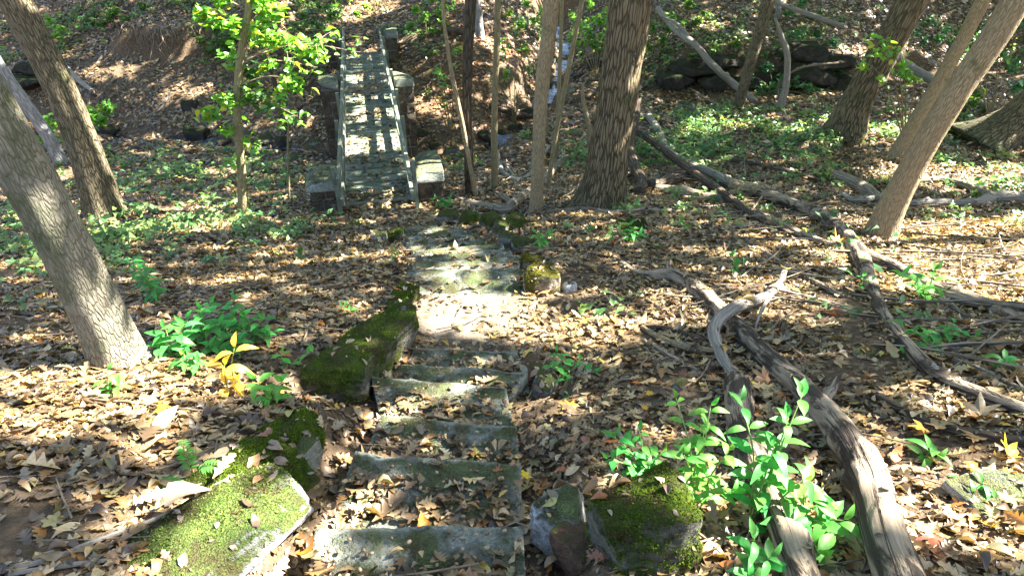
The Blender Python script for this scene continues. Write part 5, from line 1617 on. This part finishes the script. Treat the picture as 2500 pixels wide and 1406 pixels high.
# ------------------------------------------------------------------ single fallen leaves that catch the eye
def fallen_leaf(px, py, shape, k, size, mat, label, yaw, tilt=(.1, .1), up=.03, z=None):
    b = P(px, py) if z is None else at_z(px, py, z)
    zz = float(surf(np.array([b[0]]), np.array([b[1]]))[0]) if z is None else z
    V, Ft = shape[k]
    me = mesh_from('fallen_leaf', V, Ft, M[mat])
    o = obj('fallen_leaf', me, None, (b[0], b[1], zz + up), label, 'leaf')
    o.rotation_euler = (tilt[0], tilt[1], yaw)
    o.scale = (size,) * 3
fallen_leaf(1392, 1002, MAPLE, 3, .115, 'yellow_leaf', 'bright yellow maple leaf on litter right of the steps', .4)
fallen_leaf(1286, 1182, MAPLE, 0, .095, 'yellow_leaf', 'spotted yellow maple leaf at the end of a mossy step', 2.2, (.5, .1), .05)
fallen_leaf(905, 1168, MAPLE, 2, .12, 'brown_leaf', 'curled rust brown leaf lying on the broad green step', .9, (.3, .2), .05)
fallen_leaf(478, 1268, OVAL, 2, .15, 'cream_leaf', 'curled cream leaf on the sunlit mossy slab', -1.0, (.2, .2), .14)
fallen_leaf(415, 1050, OVAL, 3, .16, 'cream_leaf', 'long pale yellow leaf propped in litter by the slabs', -.5, (.4, .2), .07)
fallen_leaf(402, 1020, MAPLE, 1, .09, 'yellow_leaf', 'golden curled leaf behind the long pale yellow leaf', .5, (.3, -.2), .06)
fallen_leaf(765, 1352, OVAL, 1, .13, 'gold_leaf', 'large orange brown curled leaf beside the lowest step', -1.1, (.3, .2), .05)
fallen_leaf(1040, 1330, OVAL, 2, .11, 'gold_leaf', 'rolled brown leaf standing on the lowest step', .3, (.7, .1), .05)
fallen_leaf(1085, 1165, OAK, 5, .12, 'tan_leaf', 'pale lobed oak leaf lying flat on the broad green step', -.3)
fallen_leaf(565, 1185, OAK, 0, .125, 'tan_leaf', 'tan oak leaf on the dark mossy slab', -.4, (.2, .1), .12)
fallen_leaf(378, 1240, OAK, 3, .12, 'tan_leaf', 'pale oak leaf resting near the long dry stick', -1.1, (.2, .2), .06)
fallen_leaf(650, 1102, OAK, 1, .10, 'brown_leaf', 'dark oak leaf between the mossy slabs', -1.2, (.1, .1), .10)
fallen_leaf(2450, 1135, MAPLE, 2, .12, 'yellow_leaf', 'crumpled golden leaf above the flat pale slab', 1.0, (.3, .2), .06)
fallen_leaf(2245, 1065, MAPLE, 1, .10, 'gold_leaf', 'orange crinkled leaf next to the green and gold sprig', .3, (.2, .3), .05)
fallen_leaf(2180, 1125, OVAL, 1, .09, 'red_leaf', 'red orange leaf against the weathered log', -.6, (.2, .3), .04)
fallen_leaf(2265, 1345, MAPLE, 1, .11, 'red_leaf', 'large sunlit red leaf at the picture foot by the log', .8, (.3, .3), .07)
fallen_leaf(1855, 965, MAPLE, 1, .13, 'brown_leaf', 'brown leaf standing upright behind the tall shrub', .2, (1.0, .2), .12)
fallen_leaf(1585, 970, MAPLE, 3, .06, 'yellow_leaf', 'small yellow leaf beside the bushy green seedling', .2)
fallen_leaf(1575, 1008, MAPLE, 0, .06, 'gold_leaf', 'orange yellow leaf just below the small yellow leaf', 1.2)
fallen_leaf(2045, 600, MAPLE, 2, .22, 'gold_leaf', 'wide orange leaf lying under the forked log', .5, (.2, .1), .05)
fallen_leaf(2030, 765, MAPLE, 1, .16, 'red_leaf', 'crumpled orange red leaf on sunlit litter between logs', .5, (.3, .1), .05)
fallen_leaf(785, 798, OAK, 2, .10, 'gold_leaf', 'orange oak leaf in the litter left of the long boulder', 1.0)
fallen_leaf(1500, 795, OAK, 4, .12, 'gold_leaf', 'orange leaf beside the dark flat stick', .6)

# ------------------------------------------------------------------ ground cover, twigs, acorns
COVER = [(60, 680, 1.2, .8, .6), (200, 650, 1.0, .5, .5), (420, 610, 1.4, .7, .5), (350, 560, 2.0, 1.0, .6), (30, 860, .6, .4, .35), (620, 500, 1.6, .8, .6), (1480, 640, .8, .5, .15), (1900, 560, 1.2, .6, .2), (2350, 530, 1.2, .6, .3), (1780, 480, 1.6, .7, .35), (2150, 640, .9, .5, .2), (130, 560, 3.0, 2.0, 1.0), (520, 560, 2.2, 1.0, .5), (40, 600, 2.0, 1.5, 1.0), (300, 400, 4.0, 2.0, .8), (450, 440, 2.2, 1.6, .9), (600, 430, 2.0, 1.4, .6), (700, 440, 1.2, 1.4, .7), (250, 620, 1.8, 1.0, .5), (120, 730, 1.0, .7, .7),
         (1260, 340, 1.0, .7, 1.0), (1110, 410, 1.0, .7, .8), (1700, 330, 3.6, 2.4, 1.3), (1900, 310, 3.5, 2.2, 1.2), (1600, 380, 1.6, 1.8, 1.0), (1850, 400, 3.0, 1.6, .8), (2280, 390, 2.2, 1.4, .8), (2330, 300, 3, 1.6, .8), (1430, 400, 1.0, 1.2, .8), (2000, 450, 2.0, 1.0, .45),
         (1750, 60, 3.5, 2.0, .6), (1980, 100, 3.0, 1.8, .6), (2300, 120, 4, 2.0, .4), (1700, 140, 2.5, 1.0, .6), (1950, 190, 2.5, .7, .6), (830, 40, 2.2, 2.0, 1.1), (1000, 40, 1.6, 1.8, 1.0), (700, 60, 2.2, 2.0, .6), (700, 200, 2.0, 1.4, .8), (330, 30, 3.5, 1.2, .8), (80, 100, 3.0, 1.6, .6), (530, 120, 1.6, 1.4, .6),
         (1290, 60, 1.2, 2.0, .5), (1500, 60, 2.2, 3.0, .8), (1060, 130, 1.0, 1.0, .5), (660, 570, .8, .5, .6), (600, 640, .9, .5, .3), (1560, 600, .8, .5, .2), (1430, 560, 1.6, .5, .3), (1650, 520, 1.6, .6, .3), (1400, 780, .7, .5, .12), (2100, 760, .8, .5, .3), (420, 330, 2.0, .8, .25), (2450, 470, 1.4, .8, .5)]
def ground_cover():
    rng = np.random.default_rng(31)
    b = Bag()
    P_, S_, Cc, Hh = [], [], [], []
    for px, py, rx, ry, dens in COVER:
        c = P(px, py)
        if px < 760 and py > 340:
            dens *= .6
        n = int(dens * rx * ry * 3.14 * 29 * (1.25 if c[1] < 12 else .9))
        a, r = rng.uniform(0, 6.28, n), np.sqrt(rng.random(n)) ** 1.0
        r = r * (0.6 + .5 * rng.random(n))
        x, y = c[0] + np.cos(a) * r * rx, c[1] + np.sin(a) * r * ry
        k = fbm(np.stack([x, y, 0 * x], 1) * 1.3, 2, 50) + rng.normal(0, .18, n) > -.05
        d, _ = creek_dist(x, y)
        al, s_ = bridge_local(x, y)
        k &= (d > .55) & ~((np.abs(al) < 1.35) & (s_ > -.5) & (s_ < BR_L + .3)) & ~((np.abs(al) < .6) & (s_ > BR_L) & (s_ < BR_L + 6))
        for q in STEPS:
            k &= ~in_quad(x, y, q, .1)
        x, y = x[k], y[k]
        P_.append(np.stack([x, y, T(x, y)], 1))
    base = np.vstack(P_)
    base = base[in_view(base, .8)]
    n = len(base)
    print('cover plants', n)
    pal = np.array([(.09, .18, .045), (.13, .23, .06), (.07, .15, .04), (.17, .26, .07), (.08, .19, .06), (.21, .26, .08)])
    hgt = rng.gamma(3, .042, n).clip(.03, .38)
    tint = pal[rng.integers(0, len(pal), n)] * rng.uniform(.8, 1.3, (n, 1))
    for j in range(7):
        a = rng.uniform(0, 6.28, n)
        h = hgt * rng.uniform(.35, 1.05, n)
        sp = hgt * rng.uniform(.1, .7, n) + .015
        pos = base + np.stack([np.cos(a) * sp, np.sin(a) * sp, h], 1)
        nr = tilted(np.tile([[0, -.1, 1.0]], (n, 1)), .4, rng)
        sz = (rng.normal(.092, .028, n).clip(.03) * (0.8 + .018 * base[:, 1]))
        scatter(b, BITS if j < 4 else DIAM, pos, nr, a + rng.normal(0, .5, n), sz, tint * rng.uniform(.85, 1.15, (n, 1)), rng)
    obj('ground_cover', b.mesh('ground_cover', M['green']), kind='stuff', label='low green woodland plants spread over the banks and floodplain')
ground_cover()

def rock_debris():
    rng = np.random.default_rng(61)
    p = np.vstack([a for a, b in DRESS])
    nn = np.vstack([b for a, b in DRESS])
    n = len(p)
    b = Bag()
    sz = np.where(rng.random(n) < .75, rng.uniform(.012, .035, n), rng.uniform(.05, .085, n)) * (1 + .06 * p[:, 1])
    c = DRY[rng.choice(len(DRY), n, p=DRYP)] * rng.uniform(.6, 1.2, (n, 1))
    scatter(b, SIMPLE + OAK[:2] + OVAL[:2], p + nn * .006, tilted(nn, .15, rng), rng.uniform(0, 6.28, n), sz, c, rng)
    obj('leaf_litter', b.mesh('leaf_litter', M['litter']), kind='stuff', label='bits of dead leaf caught on the rocks and logs')
rock_debris()

def twigs():
    rng = np.random.default_rng(41)
    b = Bag()
    for k in range(700):
        y = rng.uniform(.9, 16) if k < 450 else rng.uniform(13, 25)
        x = rng.uniform(-1, 1) * (y * .85 + 1.2)
        if on_deck(np.array([x]), np.array([y]))[0]:
            continue
        L = rng.uniform(.12, .5) * (1 + y * .05)
        a = rng.uniform(0, 6.28)
        q = []
        for t in (-.5, 0, .5):
            xx, yy = x + math.cos(a) * L * t + rng.normal(0, .02), y + math.sin(a) * L * t + rng.normal(0, .02)
            q.append((xx, yy, float(surf(np.array([xx]), np.array([yy]))[0]) + .022 + rng.uniform(0, .03)))
        r = rng.uniform(.002, .006) * (1 + y * .05)
        b.tube(np.array(q), [r, r, r * .5], 5, .15, .1, k)
    obj('twigs', b.mesh('twigs', M['twig']), kind='stuff', label='thin dry twigs scattered through the leaf litter')
twigs()

def brush():
    rng = np.random.default_rng(47)
    b = Bag()
    for k, (px, py, sx, sy, n) in enumerate([(1780, 460, 150, 60, 34), (1960, 540, 160, 60, 22), (2280, 620, 200, 90, 34), (2380, 800, 120, 120, 14), (1640, 420, 70, 50, 14), (1300, 430, 80, 50, 16), (1450, 500, 120, 25, 12), (230, 210, 80, 60, 14), (620, 360, 90, 30, 12), (2050, 250, 200, 60, 16), (1750, 150, 150, 80, 20), (1200, 280, 120, 60, 14), (1900, 700, 150, 60, 10)]):
        for j in range(n):
            c = P(px + rng.normal(0, sx * .55), max(8, py + rng.normal(0, sy * .55)))
            L = rng.uniform(.25, 1.3)
            a = rng.normal(-.5 if px > 1500 else 1.0, .8)
            q, up = [], rng.uniform(.02, .16)
            for t in (-.5, -.2, .15, .5):
                xx, yy = c[0] + math.cos(a) * L * t + rng.normal(0, .03), c[1] + math.sin(a) * L * t + rng.normal(0, .03)
                q.append((xx, yy, float(T(xx, yy)) + .02 + up * (t + .5)))
            r = rng.uniform(.004, .014)
            b.tube(np.array(q), [r, r, r * .8, r * .3], 6, .1, .12, int(rng.integers(9999)))
    obj('brushwood', b.mesh('brushwood', M['dead_wood']), kind='stuff', label='tangle of thin dead sticks lying among the fallen logs')
brush()

def acorns():
    rng = np.random.default_rng(43)
    b = Bag()
    V, Fc = ICO[2]
    n = 900
    x, y = rng.uniform(-1.3, 1.0, n), rng.uniform(1.0, 3.6, n)
    k = (np.abs(x + .38) < .62)
    x, y = x[k], y[k]
    z = surf(x, y)
    for px, py, pz in zip(x, y, z):
        s = rng.uniform(.006, .009)
        Q = V * np.array([s, s * 1.35, s])
        a = rng.uniform(0, 6.28)
        Rm = np.array([[math.cos(a), -math.sin(a), 0], [math.sin(a), math.cos(a), 0], [0, 0, 1]])
        c = np.array([(.22, .13, .06), (.30, .22, .12), (.12, .07, .035)])[rng.integers(3)]
        b.add(Q @ Rm.T + [px, py, pz + s + rng.uniform(0, .02)], Fc, c)
    obj('acorns', b.mesh('acorns', M['litter']), kind='stuff', label='acorns scattered over the nearer stone steps')
acorns()

# ------------------------------------------------------------------ unseen crowns overhead: leaves placed to shade the slope, gaps cut for sun patches
SUNNY = [  # ground (or lit thing) pixels with radii in metres: the sun reaches these
    (2330, 620, 2.0, 1.0), (2430, 440, 2.1, 1.0), (2250, 560, .8, .5), (2480, 700, .8, .6), (2350, 720, .8, .35), (2480, 560, 1.2, .6), (2200, 640, .6, .3),
    (1090, 690, .42, .28), (1190, 745, .42, .22), (1080, 775, .3, .14), (1060, 640, .45, .12), (1240, 800, .25, .06), (1440, 830, .35, .10), (1640, 760, .55, .22), (1500, 805, .35, .12), (1820, 690, .5, .16), (1910, 735, .45, .16), (1720, 620, .4, .08),
    (430, 690, .9, .11), (620, 680, .4, .06), (800, 640, .45, .06), (850, 560, .4, .10), (90, 650, .6, .12),
    (70, 960, .5, .15), (210, 985, .3, .08), (300, 1005, .35, .05), (60, 1050, .25, .05), (1180, 1000, .25, .03), (960, 1010, .15, .03),
    (520, 1330, .25, .10), (640, 1300, .12, .08),
    (2130, 1150, .10, .12), (2160, 1300, .10, .14), (2400, 1000, .35, .18), (2280, 1330, .15, .12), (2420, 1350, .2, .12), (2440, 1180, .15, .05), (1800, 960, .08, .06), (1690, 700, .15, .06),
    (1060, 262, .7, .4), (930, 20, 1.0, .7), (1000, 100, .6, .4), (1200, 110, .8, .4),
    (260, 175, 1.0, .4), (450, 230, 1.0, .3), (520, 420, .6, .25), (1750, 320, 1.2, .35), (1950, 330, .8, .35), (2300, 330, 1.4, .5), (2200, 420, .8, .3), (2120, 130, 1.4, .4), (2400, 160, 1.4, .6), (1720, 60, .8, .4), (1420, 140, 1.0, .5), (40, 440, .8, .3), (1600, 100, .8, .4), (850, 40, .8, .5)]
SUNZ = [(900, 350, -4.36, .42), (960, 350, -4.36, .42), (905, 275, -4.36, .4), (960, 270, -4.36, .3), (875, 190, -4.36, .35), (885, 240, -4.36, .3), (985, 180, -3.75, .25), (1040, 415, -3.95, .25), (955, 70, -3.75, .2)]
SUN3D = [(310, 800, 2.75, .3), (280, 720, 2.75, .22), (185, 300, 9.1, .5), (195, 330, 9.1, .4), (560, 60, 9, .7), (700, 140, 9, .9), (800, 140, 9, .6), (600, 200, 9, .5), (720, 220, 9, .6), (540, 250, 9, .5), (180, 290, 12.5, .8), (2400, 110, 14, 1.0), (2440, 140, 6.6, .25), (1960, 1240, 1.5, .12), (2460, 90, 6.6, .2), (1660, 1020, 1.85, .16), (1740, 1060, 1.8, .14), (1900, 1010, 1.6, .16), (1930, 1190, 1.5, .14)]
def build_canopy():
    rng = np.random.default_rng(51)
    # unseen trees added on the sun side to carry part of the shade
    k = 0
    for (x, y) in [(7, 1.0), (9.5, 4.5), (12.5, 7.5), (7.5, -3), (15, 3), (18, 10), (17, 16), (21, 21), (20, 27), (13, 29), (26, 14), (27, 4), (30, 24), (13, -2), (21, -2)]:
        z = float(T(x, y))
        pts = np.array([(x, y, z - .3), (x + .1, y, z + 3), (x - .2, y + .1, z + 7), (x, y, z + 11)])
        root = empty('tree', Vector((x, y, z)), 'unseen woodland tree added on the sunny side to shade the slope', 'tree', 'unseen trees added for shade')
        obj('trunk', tube_mesh('trunk', M['tan_bark'], pts - [x, y, z], [.26, .22, .17, .08], 14, .5, .05, 300 + k, .3, .3), root)
        TREES.append((root, np.array([x, y, z + 10.0])))
        k += 1
    # a leaf clump for each cell of shaded ground, carried up along the sun's direction
    cs = 0.36
    gx, gy = np.meshgrid(np.arange(-24, 24, cs), np.arange(-1.5, 32, cs))
    gx, gy = gx.ravel() + rng.uniform(-.17, .17, gx.size), gy.ravel() + rng.uniform(-.17, .17, gx.size)
    gz = T(gx, gy)
    vis = in_view(np.stack([gx, gy, gz], 1), 2.5)
    gx, gy, gz = gx[vis], gy[vis], gz[vis]
    keep = rng.random(len(gx)) < np.clip(1.0 + .12 * fbm(np.stack([gx, gy, 0 * gx], 1) * .8, 2, 91), .9, 1)
    for px, py, rx, ry in SUNNY:
        c = P(px, py)
        d = np.sqrt(((gx - c[0]) / (rx + .15)) ** 2 + ((gy - c[1]) / (ry + .15)) ** 2)
        keep &= d > 1 - .25 * rng.random(len(gx))
    for q, rad in [(at_y(a, b, c), d) for a, b, c, d in SUN3D] + [(at_z(a, b, c), d) for a, b, c, d in SUNZ]:
        while q[2] > float(T(q[0], q[1])):
            q = q - TO_SUN * .1
        d = np.hypot(gx - q[0], gy - q[1])
        keep &= d > rad + .2
    g = np.stack([gx, gy, gz], 1)[keep]
    n = len(g)
    zlift = rng.uniform(6.5, 12.5, n)
    c = g + TO_SUN[None] * (zlift / TO_SUN[2])[:, None]
    cen = np.array([t[1] for t in TREES])
    owner = (((c[:, None] - cen[None]) * np.array([1, 1, .4])) ** 2).sum(-1).argmin(1)
    print('clumps', n)
    per = 26
    for ti, (root, _) in enumerate(TREES):
        idx = np.nonzero(owner == ti)[0]
        if not len(idx):
            continue
        cc = np.repeat(c[idx], per, 0)
        m = len(cc)
        pos = cc + rng.normal(0, 1, (m, 3)) * np.array([.12, .12, .11]) - np.array(root.location)
        nr = tilted(np.tile(TO_SUN[None] * .6 + [[0, 0, .6]], (m, 1)), .5, rng)
        col = GREENS[rng.integers(0, len(GREENS), m)] * rng.uniform(.8, 1.3, (m, 1))
        bag = Bag()
        scatter(bag, DIAM, pos, nr, rng.uniform(0, 6.28, m), rng.normal(.25, .04, m).clip(.12), col, rng)
        obj('crown', bag.mesh('crown', M['canopy']), root)
build_canopy()
